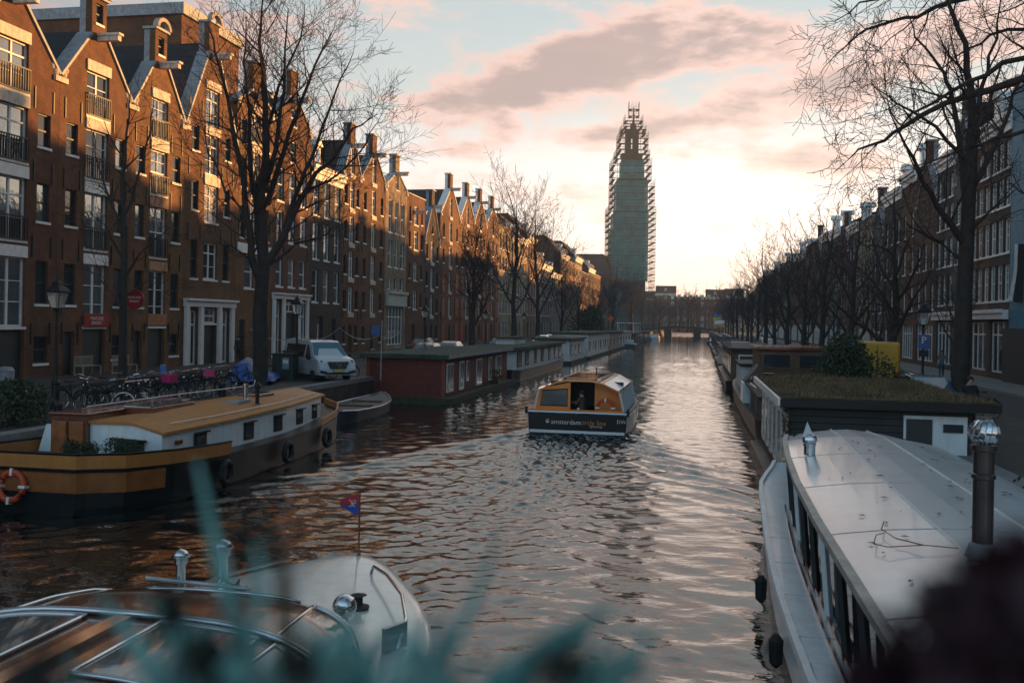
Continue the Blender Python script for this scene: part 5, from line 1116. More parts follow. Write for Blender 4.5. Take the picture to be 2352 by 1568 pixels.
def traced_tree(name, label, loc, trunk, limbs, seed, d0, maxl=4, dens=1.0, rmin=.008, spread=.7, up=.6, djit=3.0, lscale=1.0, Lc=2.6, trunkr=(.4, .25), rs=1.0):
    """limbs drawn after the photograph, each bent out in depth as a real limb would be"""
    t = thing(name, label, 'tree', loc); rnd = random.Random(seed); L0 = Vector(loc); tr = TB(); cr = TB()
    n = len(trunk); P = [PD(x, y, d0)-L0 for x, y in trunk]; tr.tube(P, [trunkr[0]+(trunkr[1]-trunkr[0])*i/(n-1) for i in range(n)], 12); tr.build('trunk', m_bark, t)
    for lm, r0, r1 in limbs:
        r0 *= rs; r1 *= rs
        off = rnd.uniform(-djit, djit); m = len(lm); pts = []
        for i, (x, y) in enumerate(lm): pts.append(PD(x, y, d0+off*(i/(m-1))**1.2)-L0)
        Q = []
        for i in range(m-1):
            for s in range(3): Q.append(pts[i].lerp(pts[i+1], s/3)+rvec(rnd)*.03)
        Q.append(pts[-1]); k = len(Q); rr = [r0+(r1-r0)*i/(k-1) for i in range(k)]; cr.tube(Q, rr, 7)
        tot = sum((Q[i+1]-Q[i]).length for i in range(k-1)); nb = int(tot*1.5*dens)
        for j in range(nb):
            u = .12+.88*(j+rnd.random())/nb; f = min(u*(k-1), k-1.001); i = int(f); q = Q[i].lerp(Q[i+1], f-i); ax = (Q[i+1]-Q[i]).normalized(); sd = ax.cross(rvec(rnd)).normalized()
            grow(cr, rnd, q, ax*.5+sd*spread+Vector((0, 0, .15*up)), Lc*rnd.uniform(.6, 1.2)*(1.15-.5*u), max(rmin, min(.05, rr[i]*.5)), 2, up, maxl, .7, dens, rmin)
    cr.build('crown', m_twig, t); return t
traced_tree('bare_tree', 'largest bare tree on the left quay, forking low behind the white van', (-19.4, 40.7, QZ),
    [(596, 905), (600, 800), (597, 720), (603, 640), (607, 600)],
    [([(600, 650), (578, 590), (568, 500), (552, 380), (528, 270), (505, 150), (478, 60)], .20, .03),
     ([(606, 600), (602, 470), (612, 320), (608, 210), (598, 100), (604, -10)], .24, .03),
     ([(600, 620), (590, 500), (576, 370), (572, 250), (560, 140), (565, 40)], .16, .02),
     ([(605, 620), (648, 545), (690, 460), (722, 400), (765, 368), (810, 300), (868, 262)], .20, .015),
     ([(655, 520), (690, 420), (728, 330), (770, 210), (812, 120)], .12, .015),
     ([(612, 470), (650, 350), (690, 230), (742, 110), (770, 60)], .14, .015),
     ([(610, 420), (640, 300), (655, 160), (662, 20)], .13, .02),
     ([(608, 330), (640, 200), (690, 90), (700, 10)], .09, .015),
     ([(568, 500), (520, 440), (480, 350), (455, 230)], .08, .012),
     ([(700, 445), (780, 400), (840, 330), (880, 255)], .07, .01),
     ([(620, 610), (680, 560), (740, 545), (790, 500)], .09, .01)],
    21, 43.5, maxl=4, dens=1.3, trunkr=(.36, .29), rmin=.0075)
traced_tree('bare_tree', 'slender bare tree on the left quay in front of the bakery warehouse', (-20.5, 31.5, QZ),
    [(282, 912), (282, 800), (284, 650), (286, 520)],
    [([(286, 530), (284, 400), (290, 300), (300, 210)], .10, .012), ([(285, 560), (255, 460), (225, 380), (215, 300)], .06, .01), ([(285, 500), (320, 400), (345, 300), (352, 215)], .06, .01),
     ([(283, 640), (330, 570), (370, 540), (400, 520)], .05, .008), ([(283, 700), (230, 640), (190, 610)], .05, .008), ([(284, 600), (240, 520), (205, 480)], .05, .008), ([(284, 680), (330, 650), (372, 630)], .04, .008)],
    5, 34.6, maxl=3, dens=1.3, Lc=1.5, trunkr=(.17, .11), djit=1.5)
traced_tree('bare_tree', 'big bare tree on the right quay beside the street lamp', (8.5, 33.7, QZ),
    [(2203, 925), (2212, 760), (2218, 600), (2226, 450), (2234, 300)],
    [([(2234, 300), (2228, 200), (2215, 100), (2180, 5), (2150, -60)], .16, .03), ([(2215, 560), (2170, 500), (2120, 420), (2080, 330), (2040, 250)], .14, .015),
     ([(2220, 480), (2205, 330), (2183, 205), (2160, 150), (2105, 85), (2080, 20)], .12, .012), ([(2226, 440), (2290, 330), (2330, 220), (2370, 100)], .12, .02),
     ([(2214, 600), (2160, 560), (2090, 520), (2020, 440)], .09, .012), ([(2230, 330), (2260, 200), (2290, 90), (2300, -20)], .10, .015), ([(2218, 540), (2280, 480), (2340, 430)], .08, .012),
     ([(2228, 380), (2150, 290), (2060, 240), (2000, 190)], .08, .01)],
    9, 33.2, maxl=4, dens=.8, Lc=2.3, trunkr=(.30, .20), djit=2.5)
traced_tree('bare_tree', 'nearest bare tree, long branches hanging in from the right edge', (8.6, 20, QZ),
    [(2690, 1100), (2680, 700), (2640, 300)],
    [([(2640, 300), (2352, 178), (2226, 186+30), (2152, 249), (2052, 312), (1977, 346), (1914, 398)], .14, .008), ([(2640, 280), (2352, 128), (2226, 186), (2100, 260), (2040, 330)], .11, .008),
     ([(2660, 200), (2400, -40), (2178, 7), (2104, 37), (2022, 59), (1970, 80), (1918, 119), (1878, 180)], .09, .006), ([(2640, 250), (2400, 60), (2271, 78), (2200, 130), (2120, 200)], .08, .006),
     ([(2640, 330), (2352, 300), (2250, 330), (2140, 370), (2060, 420)], .08, .006), ([(2600, 100), (2350, -60), (2150, -40), (1980, 10), (1890, 50)], .08, .006), ([(2640, 420), (2400, 460), (2320, 430), (2240, 430)], .06, .006)],
    14, 19, maxl=4, dens=1.0, Lc=1.5, rmin=.005, spread=.6, up=-.1, rs=.7, djit=2.0, trunkr=(.3, .24))
def srow(pairs, side):
    k = 0
    for (px, X, H, sd, hero, lab) in pairs:
        a = math.atan((px-1176)/2200)-TH; Y = X/math.tan(a)
        yield X, Y, H, sd, hero, lab
leftrow = [(1085, -20, 15.5, 31, 1, 'bare tree on the left quay in front of the red shuttered houses'), (1180, -20, 25.5, 32, 1, 'tall bare tree, left one of the pair rising above the left roofs'),
           (1238, -19.6, 24.5, 33, 1, 'tall bare tree, right one of the pair rising above the left roofs'), (1290, -19, 13, 34, 0, 'small bare tree just right of the tall pair on the left quay'),
           (1330, -19, 13, 35, 0, 'bare tree on the left quay, second right of the tall pair'), (1372, -19, 19, 36, 0, 'bare tree against the sunlit facades left of the tower'),
           (1408, -19, 20, 37, 0, 'bare tree directly left of the scaffolded tower'), (1452, -18.5, 24, 38, 0, 'bare tree in front of the foot of the scaffolded tower'), (1476, -18.3, 22, 39, 0, 'bare tree at the right foot of the scaffolded tower')]
protos = {}
for X, Y, H, sd, hero, lab in srow(leftrow, -1):
    if hero: add_tree('bare_tree', lab, sd, (X, Y, QZ), 'bare trees along the left quay', H=H, maxl=4, dens=1.0, rmin=.016, r0=.34, fork=.30, nl=8, spread=.85)
    else:
        key = sd % 3
        if key not in protos: protos[key] = add_tree('bare_tree', lab, sd, (X, Y, QZ), 'bare trees along the left quay', H=14, maxl=4, dens=.85, rmin=.022, r0=.28, nl=7)
        else:
            c = copy_tree(protos[key]); c.location = (X, Y, QZ); c.rotation_euler.z = sd; c['label'] = lab; c.scale = (H/14*.9, H/14*.9, H/14)
# right row
rp = [add_tree('bare_tree', 'spreading bare tree behind the yellow van on the right quay', 51, (8.5, 44.7, QZ), 'bare trees along the right quay', H=12.5, maxl=4, dens=.9, rmin=.010, r0=.26, spread=.9, up=.3, fork=.22, nl=8),
      add_tree('bare_tree', 'bare tree second behind the yellow van on the right quay', 52, (8.4, 56, QZ), 'bare trees along the right quay', H=13, maxl=4, dens=.8, rmin=.012, r0=.24, fork=.25, nl=7),
      add_tree('bare_tree', 'bare tree third behind the yellow van on the right quay', 53, (8.4, 67, QZ), 'bare trees along the right quay', H=14, maxl=4, dens=.8, rmin=.013, r0=.24, nl=7)]
y = 79; k = 0
while y < 315:
    c = copy_tree(rp[1+k % 2]); c.location = (8.3, y, QZ); c.rotation_euler.z = k*1.3; c.scale = ([1, 1.12, .95, 1.25, 1.05][k % 5],)*3
    c['label'] = 'bare tree on the right quay, %s beyond the third one behind the van' % ORD[k]; y += 14 if y < 150 else 20; k += 1
y = 62; k = 0
while y < 180:
    c = copy_tree(rp[1+(k+1) % 2]); c.location = (15.4, y, QZ+.12); c.rotation_euler.z = k*2.1; c.scale = (.62, .62, .72); c['group'] = 'street trees close to the right houses'
    c['label'] = 'slim street tree close to the right houses, %s from the camera' % ORD[k]; y += 26; k += 1
mf = [0]
for k, (x, y) in enumerate(((-13, 345), (-3, 350), (8, 348), (18, 352), (-24, 350), (28, 356), (-12, 440), (0, 445), (12, 440), (24, 446), (36, 450), (-26, 452), (-18, 400), (-7, 405), (5, 398), (15, 402), (26, 400), (-2, 372), (10, 374))):
    c = copy_tree(protos[k % 3]); c.location = (x, y, QZ); c.rotation_euler.z = k; c.scale = (1.7, 1.7, 1.25+.12*(k % 3)); c['group'] = 'bare trees beyond the far bridge'; c['label'] = 'small distant bare tree beyond the far bridge, %s of them' % ORD[k]
def conifer(label, loc, r, n, seed, leaf, sc):
    t = thing('evergreen_bush', label, 'bush', loc); mb = MB(); rnd = random.Random(seed); MB().tube([(0, 0, 0), (0, 0, r)], .12, 6).build('stem', m_bark, t)
    for k in range(5): bush(mb, (rnd.uniform(-.4, .4)*r, rnd.uniform(-.4, .4)*r, r*(.5+.28*k)), r*(1-.13*k), n//5, rnd, leaf, sc)
    mb.build('foliage', m_leaf, t); return t
conifer('dark round evergreen on the left quay beside the last box houseboats', (-17.9, 158, QZ), 2.9, 3000, 6, .22, (1, 1, 1))
conifer('large dark evergreen bush between the brown wheelhouse and the yellow van', (6.3, 40.5, QZ-.45), 1.6, 8000, 7, .07, (1.0, 1.0, 1))
conifer('dark garden bush at the right edge below the blue wall', (10.6, 24.0, QZ), 1.5, 5200, 8, .08, (1.3, 1, .9))
conifer('low dark shrub on the bank beside the white roofed boat', (6.3, 17.5, QZ-.7), .9, 4200, 9, .05, (1.1, 2.2, .8))
conifer('dark hedge plant on the left quay edge behind the barge stern', (-18.6, 23.5, QZ-.3), .8, 3400, 10, .05, (1.2, 2.0, .7))

# ================================================================ STREET THINGS
def lamp(label, loc):
    t = thing('street_lamp', label, 'street lamp', loc, 0, 'lantern street lamps')
    MB().lathe([(.17, 0), (.17, .12), (.13, .2), (.12, .8), (.15, .84), (.08, .95), (.055, 1.1), (.045, 2.6), (.07, 2.63), (.045, 2.7), (.04, 3.15), (.09, 3.2), (.06, 3.26)], (0, 0, 0), 12).build('pole', m_iron, t)
    h = 3.26; fr = MB()
    for s in (-1, 1): fr.tube([(0, 0, 3.0), (s*.14, 0, 3.12), (s*.13, 0, h)], .015, 4)
    a, b = .13, .25
    cs = [(-1, -1), (1, -1), (1, 1), (-1, 1)]
    for x, y in cs: fr.tube([(x*a, y*a, h), (x*b, y*b, h+.52)], .014, 4)
    fr.tube([(x*b, y*b, h+.52) for x, y in cs], .02, 4, closed=True); fr.tube([(x*a, y*a, h) for x, y in cs], .016, 4, closed=True)
    fr.build('lantern_frame', m_iron, t)
    gl = MB()
    for i in range(4):
        p, q = cs[i], cs[(i+1) % 4]; gl.quad((p[0]*a, p[1]*a, h), (q[0]*a, q[1]*a, h), (q[0]*b, q[1]*b, h+.52), (p[0]*b, p[1]*b, h+.52))
    gl.build('lantern_glass', m_lamp, t)
    MB().lathe([(.06, 0), (.06, .02)], (0, 0, h+.01), 8).build('burner', m_white, t)
    rf = MB().loft([[(x*r, y*r, z) for x, y in cs] for r, z in ((.30, h+.535), (.22, h+.64), (.12, h+.72), (.10, h+.78), (.13, h+.80), (.03, h+.9), (.01, h+1.0))]); rf.build('lantern_roof', m_iron, t); return t
m_lamp = bpy.data.materials.new('lamp_glass'); m_lamp.use_nodes = True; b_ = m_lamp.node_tree.nodes['Principled BSDF']; b_.inputs['Base Color'].default_value = (.7, .75, .75, 1); b_.inputs['Roughness'].default_value = .05; b_.inputs['Alpha'].default_value = .38; b_.inputs['Specular IOR Level'].default_value = 1; b_.inputs['Metallic'].default_value = .4
L1 = lamp('street lamp nearest the camera on the left quay', (-20.3, 27.0+2.9, QZ))
def atX(px, X): a = math.atan((px-1176)/2200)-TH; return X/math.tan(a)
for px, X, lab in ((683, -20, 'street lamp in front of the white van'), (976, -20, 'street lamp above the red brown houseboat'), (1116, -20, 'street lamp before the red shuttered houses'), (1204, -20, 'street lamp between the pair of tall trees on the left'),
                   (2121, 9.3, 'street lamp with a blue parking sign on the right quay'), (1852, 9.3, 'second street lamp on the right quay, far behind the wheelhouse')):
    c = copy_tree(L1); c.location = (X, atX(px, X), QZ); c['label'] = lab
L1.location = (-20.3, atX(131, -20.3), QZ)
# bicycles
def make_bike():
    t = thing('bicycle', 'b', 'bicycle', (0, 0, 0), 0, 'bicycles parked on the left quay')
    for y in (-.53, .53):
        w_ = MB().torus((0, y, .345), .325, .019, 'x', 26, 5).build('wheel', m_rubber, t)
        MB().torus((0, y, .345), .305, .009, 'x', 26, 4).build('rim', m_chrome, w_)
        mb = MB()
        for k in range(10): a = math.pi*k/10; mb.tube([(.0, y-.3*math.cos(a), .345-.3*math.sin(a)), (0, y+.3*math.cos(a), .345+.3*math.sin(a))], .0025, 3)
        mb.build('spokes', m_chrome, w_)
        MB().tube([(0, y+.365*math.cos(a), .345+.365*math.sin(a)) for a in np.linspace(.2, 2.9, 9)], .018, 4).build('mudguard', m_bikef, t)
    mb = MB()
    for a, b in (((0, -.53, .345), (0, -.1, .30)), ((0, -.1, .30), (0, -.24, .86)), ((0, -.53, .345), (0, -.22, .74)), ((0, -.1, .30), (0, .36, .80)), ((0, -.2, .66), (0, .34, .9)), ((0, .53, .345), (0, .33, .98))): mb.tube([a, b], .018, 5)
    mb.tube([(.035, -.7, .72), (.035, -.2, .74)], .01, 4).tube([(-.035, -.7, .72), (-.035, -.2, .74)], .01, 4).tube([(0, -.62, .36), (0, -.66, .72)], .008, 4)
    mb.build('frame', m_bikef, t)
    MB().tube([(-.29, .12, 1.06), (-.27, .3, 1.1), (-.1, .36, 1.08), (0, .33, 1.05), (.1, .36, 1.08), (.27, .3, 1.1), (.29, .12, 1.06)], .013, 5).build('handlebar', m_chrome, t)
    MB().loft([[(-.1, -.38, .90), (.1, -.38, .90), (.1, -.38, .95), (-.1, -.38, .95)], [(-.03, -.12, .91), (.03, -.12, .91), (.03, -.12, .94), (-.03, -.12, .94)]]).build('saddle', m_rubber, t)
    MB().ball((0, .42, .86), .04, 6).build('headlight', m_chrome, t); return t
m_bikef = mat('bicycle_black', (.02, .022, .026), .35, .3)
bk = make_bike(); rnd = random.Random(6); first = True
spots = [(205, 950, -70, 'dark bicycle close to the first lamp'), (170, 940, 15, 'bicycle half hidden in the lamp shadow'), (240, 952, 60, 'bicycle with a bright white front rim by the lamp'), (255, 930, 40, 'upright bicycle behind the white rimmed one'), (300, 935, 80, 'bicycle just right of the slender tree foot'), (330, 925, 65, 'bicycle under the first pink crate'),
         (352, 928, 95, 'bicycle carrying the magenta front crate'), (375, 925, 75, 'bicycle right of the magenta crate'), (398, 920, 100, 'bicycle with upright bars in the middle of the row'), (420, 915, 85, 'bicycle left of the second pink crate'), (440, 912, 78, 'bicycle carrying the small pink front crate'),
         (460, 908, 95, 'bicycle right of the small pink crate'), (482, 905, 70, 'second bicycle right of the small pink crate'), (505, 900, 88, 'last loose bicycle before the blue tarpaulin'), (552, 893, 20, 'bicycle leaning before the blue tarpaulin'), (820, 870, 85, 'bicycle between the white van and the red houseboat'), (318, 945, 20, 'fallen looking bicycle in the front of the row'), (280, 950, 80, 'bicycle with swept back bars before the slender tree')]
for px, py, a, lab in spots:
    o = bk if first else copy_tree(bk); first = False; x, y = G(px, py, QZ); x = min(x, QL-.6); o.location = (x, y, QZ); o.rotation_euler = (0, R(rnd.uniform(-9, 9)), R(-a)); o['label'] = lab
    if 'crate' in lab and 'carrying' in lab:
        m_p = mat('magenta_plastic', (.42, .012, .12), .45); w_ = .22 if 'magenta' in lab else .16
        MB().loft([[(-w_, .46, z), (w_, .46, z), (w_, .8, z), (-w_, .8, z)] for z in (.78, 1.06)]).build('crate', m_p, o, bevel=.01)
    if 'white front rim' in lab: MB().torus((0, .53, .345), .33, .024, 'x', 28, 5).build('white_tyre', m_whiteclean, o)
    if 'middle of the row' in lab: MB().cbox((0, -.5, 1.05), (.26, .1, .5), Matrix.Rotation(R(12), 3, 'X')).build('child_seat', mat('blue_seat', (.05, .15, .45), .4), o, bevel=.04)
for k in range(16):
    o = copy_tree(bk); sd_ = k % 2; y = 60+k*6.5
    for ch in list(o.children):
        pass
    o.location = (-20.6-.3*sd_, y, QZ) if k < 10 else (9.6, 36+(k-10)*4.6, QZ); o.rotation_euler = (0, R(4), R(80+rnd.uniform(-20, 20)))
    o['label'] = ('parked bicycle beyond the red houseboat on the left quay, %s of that row' % ORD[k]) if k < 10 else ('parked bicycle at the right quay edge, %s from the camera' % ORD[k-10]); o['group'] = 'bicycles further along the quays'
# rack, bench, boxes, poles
t = thing('bicycle_rack', 'grey steel hoop bicycle rack by the first lamp', 'bicycle rack', (-18.6, 29.5, QZ)); mb = MB()
mb.tube([(0, -.8, 0), (0, -.8, .75), (0, -.7, .85), (0, .7, .85), (0, .8, .75), (0, .8, 0)], .03, 6).tube([(0, -.8, .4), (0, .8, .4)], .02, 5); mb.build('hoop', m_steel, t)
def bench(label, loc, rz):
    t = thing('bench', label, 'bench', loc, rz)
    for k in range(4): MB().box(-.75, .75, -.22+k*.12, -.13+k*.12, .43, .46).build('seat_slat', m_bn, t)
    b = MB()
    for k in range(13): b.box(-.72+k*.115, -.68+k*.115, .25, .275, .5, .86)
    b.box(-.75, .75, .24, .29, .862, .93).box(-.75, .75, .24, .29, .46, .5); b.build('backrest', m_bn, t)
    for x in (-.7, .7):
        for y in (-.2, .26): MB().box(x-.03, x+.03, y-.03, y+.03, 0, .43).build('leg', m_bn, t)
    return t
m_bn = mat('pale_bench_wood', (.28, .26, .22), .7)
bench('pale wooden bench against the bakery wall, left of its door', (-29.2, yy(170, 800), QZ+.1), R(90)); bench('second low bench beside the bakery door', (-28.4, yy(215, 800)+.3, QZ+.1), R(90))
tarp('crumpled blue tarpaulin over bicycles on the left quay', (*G(585, 878, QZ), QZ+.15), 1.1, 2.0, .95, 3, R(20))
x, y = G(655, 872, QZ); t = thing('utility_box', 'dark green utility cabinet behind the barge bow', 'utility box', (x, y, QZ), R(0)); MB().box(-.55, .55, -.35, .35, 0, 1.25).build('cabinet', mat('dark_green_cabinet', (.02, .03, .022), .5, grime=.2), t, bevel=.02); MB().box(-.6, .6, -.4, .4, 1.252, 1.31).build('lid', m_iron, t)
MB().box(.0, .34, -.37, -.351, .55, 1.1).build('poster', mat('poster_paper', (.16, .30, .33), .6), t); MB().box(.03, .31, -.38, -.372, .82, 1.0).build('poster', TXTW, t)
x, y = G(700, 868, QZ); t = thing('utility_box', 'wide mossy wooden bin shed beside the white van', 'bin shed', (x, y, QZ)); MB().box(-1.0, .9, -.5, .5, 0, 1.35).build('wall', mat('mossy_planks', (.06, .06, .035), .8, kind='plank', bscale=6, var=.4), t); MB().box(-1.05, .95, -.55, .55, 1.352, 1.4).build('lid', m_mossd, t)
for k, (px, py, h, lab) in enumerate(((727, 868, 2.75, 'thin grey post left of the white van grille'), (877, 873, 3.0, 'thin grey post in front of the white van right headlight'))):
    x, y = G(px-(3 if k else 0), py, QZ); t = thing('signpost', lab, 'post', (x, y, QZ), 0); MB().tube([(0, 0, 0), (.02, 0, h)], .035, 6).build('pole', m_steel, t)
    if k: MB().box(-.55, -.06, -.02, .02, h-.75, h-.25).build('sign', mat('sign_blue', (.02, .09, .26), .4), t, bevel=.03)
x, y = G(12, 912, QZ); t = thing('waste_bin', 'cylindrical grey waste bin at the left edge of the quay', 'waste bin', (x, y, QZ)); MB().lathe([(.27, 0), (.29, .05), (.29, .95), (.31, .97), (.2, 1.1), (.02, 1.12)], (0, 0, 0), 18).build('bin', m_lead, t)
for k, (px, py) in enumerate(((45, 900), (62, 906), (78, 908))):
    x, y = G(px, py, QZ); o = MB().ball((0, 0, .17), .2, 7, (1, 1.1, .85)).build('rubbish_bag', [m_iron, m_white, m_iron][k], None, smooth=True, bevel=0); o.location = (x, y, QZ)
    tag(o, ['dark rubbish bag right beside the grey bin', 'pale rubbish bag between two dark ones', 'dark rubbish bag farthest from the grey bin'][k], 'bag', 'rubbish bags by the bin')
# festoon cable
t = thing('festoon_cable', 'light string sagging across the fronts of the left houses', 'cable'); mb = MB(); pts = []
anchors_ = [(575, 755), (690, 770), (780, 752), (870, 770), (930, 745)]
for i in range(len(anchors_)-1):
    for s in range(8):
        u = s/8; a, b = anchors_[i], anchors_[i+1]; pts.append(PD(a[0]+(b[0]-a[0])*u, a[1]+(b[1]-a[1])*u+70*u*(1-u), 58+12*(i+u)/4))
mb.tube(pts, .02, 4); mb.build('cable', m_steel, t)
# parking sign
t = thing('parking_sign', 'blue P parking sign on the right quay lamp', 'sign', (9.3, atX(2121, 9.3)-.12, QZ+2.55)); MB().box(-.22, .22, -.02, 0, -.3, .3).build('plate', mat('sign_blue', (.02, .09, .26), .4), t, bevel=.01); text('P', .42, TXTW, t, (0, -.024, .06), (R(90), 0, 0))
MB().box(-.2, .2, -.02, 0, -.62, -.34).build('plate', m_iron, t)
x, y = atX(1459, -17.9)*0-17.9, atX(1503, -17.9)
t = thing('road_sign', 'orange diamond road work sign near the foot of the tower', 'sign', (-17.0+.3, 190, QZ)); MB().tube([(0, 0, 0), (0, 0, 3.5)], .05, 5).build('pole', m_steel, t); MB().prism([(0, 3.3), (.65, 4.0), (0, 4.7), (-.65, 4.0)], 'y', -.08, -.05).build('plate', mat('orange_sign', (.7, .13, .02), .4, var=.05), t)
# flags on the right boats
for k, (x, y, z, lab) in enumerate(((3.6, 150, 2.4, 'small blue and yellow flag on a staff, right boats'), (3.2, 118, 2.4, 'pale drooping flag on a slanting staff, right boats'))):
    t = thing('flag', lab, 'flag', (x, y, z)); MB().tube([(0, 0, 0), (.1, 0, 3.6-k)], .04, 5).build('staff', m_steel, t)
    c1 = [mat('flag_sky', (.05, .25, .55), .7), m_white][k]; c2 = [mat('flag_yellow', (.7, .5, .04), .7), mat('flag_orange', (.6, .3, .1), .7)][k]; h = 3.6-k
    MB().loft([[(x, -.02+.09*math.sin(x*5), h-.44-.1*x*x), (x, .02+.09*math.sin(x*5), h-.44-.1*x*x), (x, .02+.09*math.sin(x*5), h-.02-.1*x*x), (x, -.02+.09*math.sin(x*5), h-.02-.1*x*x)] for x in np.linspace(-1.1, .06, 8)]).build('cloth', c1, t); MB().loft([[(x, -.02+.09*math.sin(x*5), h-.85-.1*x*x), (x, .02+.09*math.sin(x*5), h-.85-.1*x*x), (x, .02+.09*math.sin(x*5), h-.442-.1*x*x), (x, -.02+.09*math.sin(x*5), h-.442-.1*x*x)] for x in np.linspace(-1.1, .06, 8)]).build('cloth', c2, t)
# ================================================================ VEHICLES
m_tyre = m_rubber; m_hl = mat('headlight_lens', (.10, .12, .14), .08, .6); m_tail = mat('tail_light', (.4, .01, .01), .3)
def wheels(t, w, ys, r):
    for y in ys:
        for s in (-1, 1):
            k = MB().lathe([(r*.7, -.1), (r, -.09), (r, .09), (r*.7, .1)], (s*(w/2-.11), y, r), 16, Matrix.Rotation(R(90), 3, 'Y')).build('wheel', m_tyre, t)
            MB().lathe([(.03, -.105), (r*.62, -.104), (r*.62, .104), (.03, .105)], (s*(w/2-.11), y, r), 12, Matrix.Rotation(R(90), 3, 'Y')).build('rim', m_chrome, k)
def make_car(paint, name='parked_car'):
    t = thing(name, 'c', 'car', (0, 0, 0)); w = 1.76
    # front towards -y (the camera)
    prof = [(-2.05, .35, .62), (-2.0, .7, .78), (-1.2, .88, .84), (-.55, 1.32, .70), (.2, 1.46, .66), (1.2, 1.42, .66), (1.85, 1.0, .78), (2.05, .85, .80), (2.08, .35, .76)]
    secs = []
    for y, z, hw in prof: secs.append([(-w/2*min(1, hw+.2), y, .28), (-w/2*min(1, hw+.22), y, min(z, .6)), (-w/2*(hw+.2 if z < 1 else .93), y, min(z, .85)), (-w/2*hw, y, z), (w/2*hw, y, z), (w/2*(hw+.2 if z < 1 else .93), y, min(z, .85)), (w/2*min(1, hw+.22), y, min(z, .6)), (w/2*min(1, hw+.2), y, .28)])
    MB().loft(secs).build('body', paint, t, bevel=.03, smooth=False)
    MB().prism([(-1.13, .95), (-.6, 1.30), (-.585, 1.33), (-1.16, .93)], 'x', -.56, .56).build('windscreen', m_glass, t)
    MB().add([(-.60, -1.20, .90), (.60, -1.20, .90), (.53, -.58, 1.335), (-.53, -.58, 1.335)], [(0, 1, 2, 3)]).build('windscreen', m_glass, t)
    MB().add([(-.55, 1.88, 1.0), (.55, 1.88, 1.0), (.5, 1.27, 1.40), (-.5, 1.27, 1.40)], [(0, 1, 2, 3)]).build('rear_window', m_glass, t)
    for s in (-1, 1):
        MB().add([(s*.835, -.95, .90), (s*.835, 1.55, .93), (s*.61, 1.15, 1.38), (s*.65, -.45, 1.34)], [(0, 1, 2, 3)]).build('side_window', m_glassd, t)
        MB().cbox((s*.62, -2.0, .68), (.3, .08, .14)).build('headlight', m_hl, t, bevel=.02); MB().cbox((s*.68, 2.07, .78), (.2, .06, .2)).build('tail_light', m_tail, t, bevel=.01)
        MB().cbox((s*.95, -.75, .95), (.16, .1, .12)).build('mirror', paint, t, bevel=.02)
    MB().box(-.26, .26, 2.085, 2.10, .5, .62).box(-.26, .26, -2.08, -2.06, .42, .53).build('number_plate', mat('plate_yellow', (.6, .45, .04), .5), t); MB().box(-.5, .5, -2.045, -2.0, .45, .6).build('grille', m_rubber, t)
    wheels(t, w, (-1.25, 1.3), .32); return t
paints = [mat('car_%s' % n, c, .25, .3, var=.05, coat=.8) for n, c in (('black', (.015, .016, .018)), ('silver', (.40, .42, .44)), ('blue', (.03, .10, .18)), ('white', (.6, .6, .6)), ('grey', (.10, .11, .12)))]
cars = [make_car(p) for p in paints[:3]]
lst = [(0, -18.9, 66, 0, 'dark parked car nearest behind the red houseboat roof'), (1, -18.9, 72.5, 0, 'silver car second behind the red houseboat roof'), (0, -24.5, 84, 0, 'black car standing on the road before the red shuttered houses'), (2, -18.9, 92, 0, 'blue car behind the white houseboat roof'), (1, -18.9, 100, 0, 'silver car by the pair of tall trees'),
       (2, 8.0, 36.8, math.pi, 'light blue car roof behind the grass roofed houseboat'), (1, 8.9, 54, math.pi, 'silver car just beyond the yellow van'), (0, 8.9, 60, math.pi, 'dark car second beyond the yellow van'), (1, 8.9, 66, math.pi, 'silver car third beyond the yellow van'), (1, 8.9, 86, math.pi, 'silver car in the second group of right quay cars'), (0, 8.9, 92, math.pi, 'dark car in the second group of right quay cars'),
       (1, 8.9, 128, math.pi, 'distant silver car on the right quay'), (2, 8.9, 134, math.pi, 'distant blue car on the right quay'), (0, 8.9, 140, math.pi, 'distant dark car on the right quay'), (1, -18.9, 118, 0, 'silver car further down the left quay'), (0, -18.9, 126, 0, 'dark car further down the left quay')]
used = set()
for k, x, y, rz, lab in lst:
    o = cars[k] if k not in used else copy_tree(cars[k]); used.add(k); o.location = (x, y, QZ); o.rotation_euler.z = rz; o['label'] = lab; o['group'] = 'parked cars'
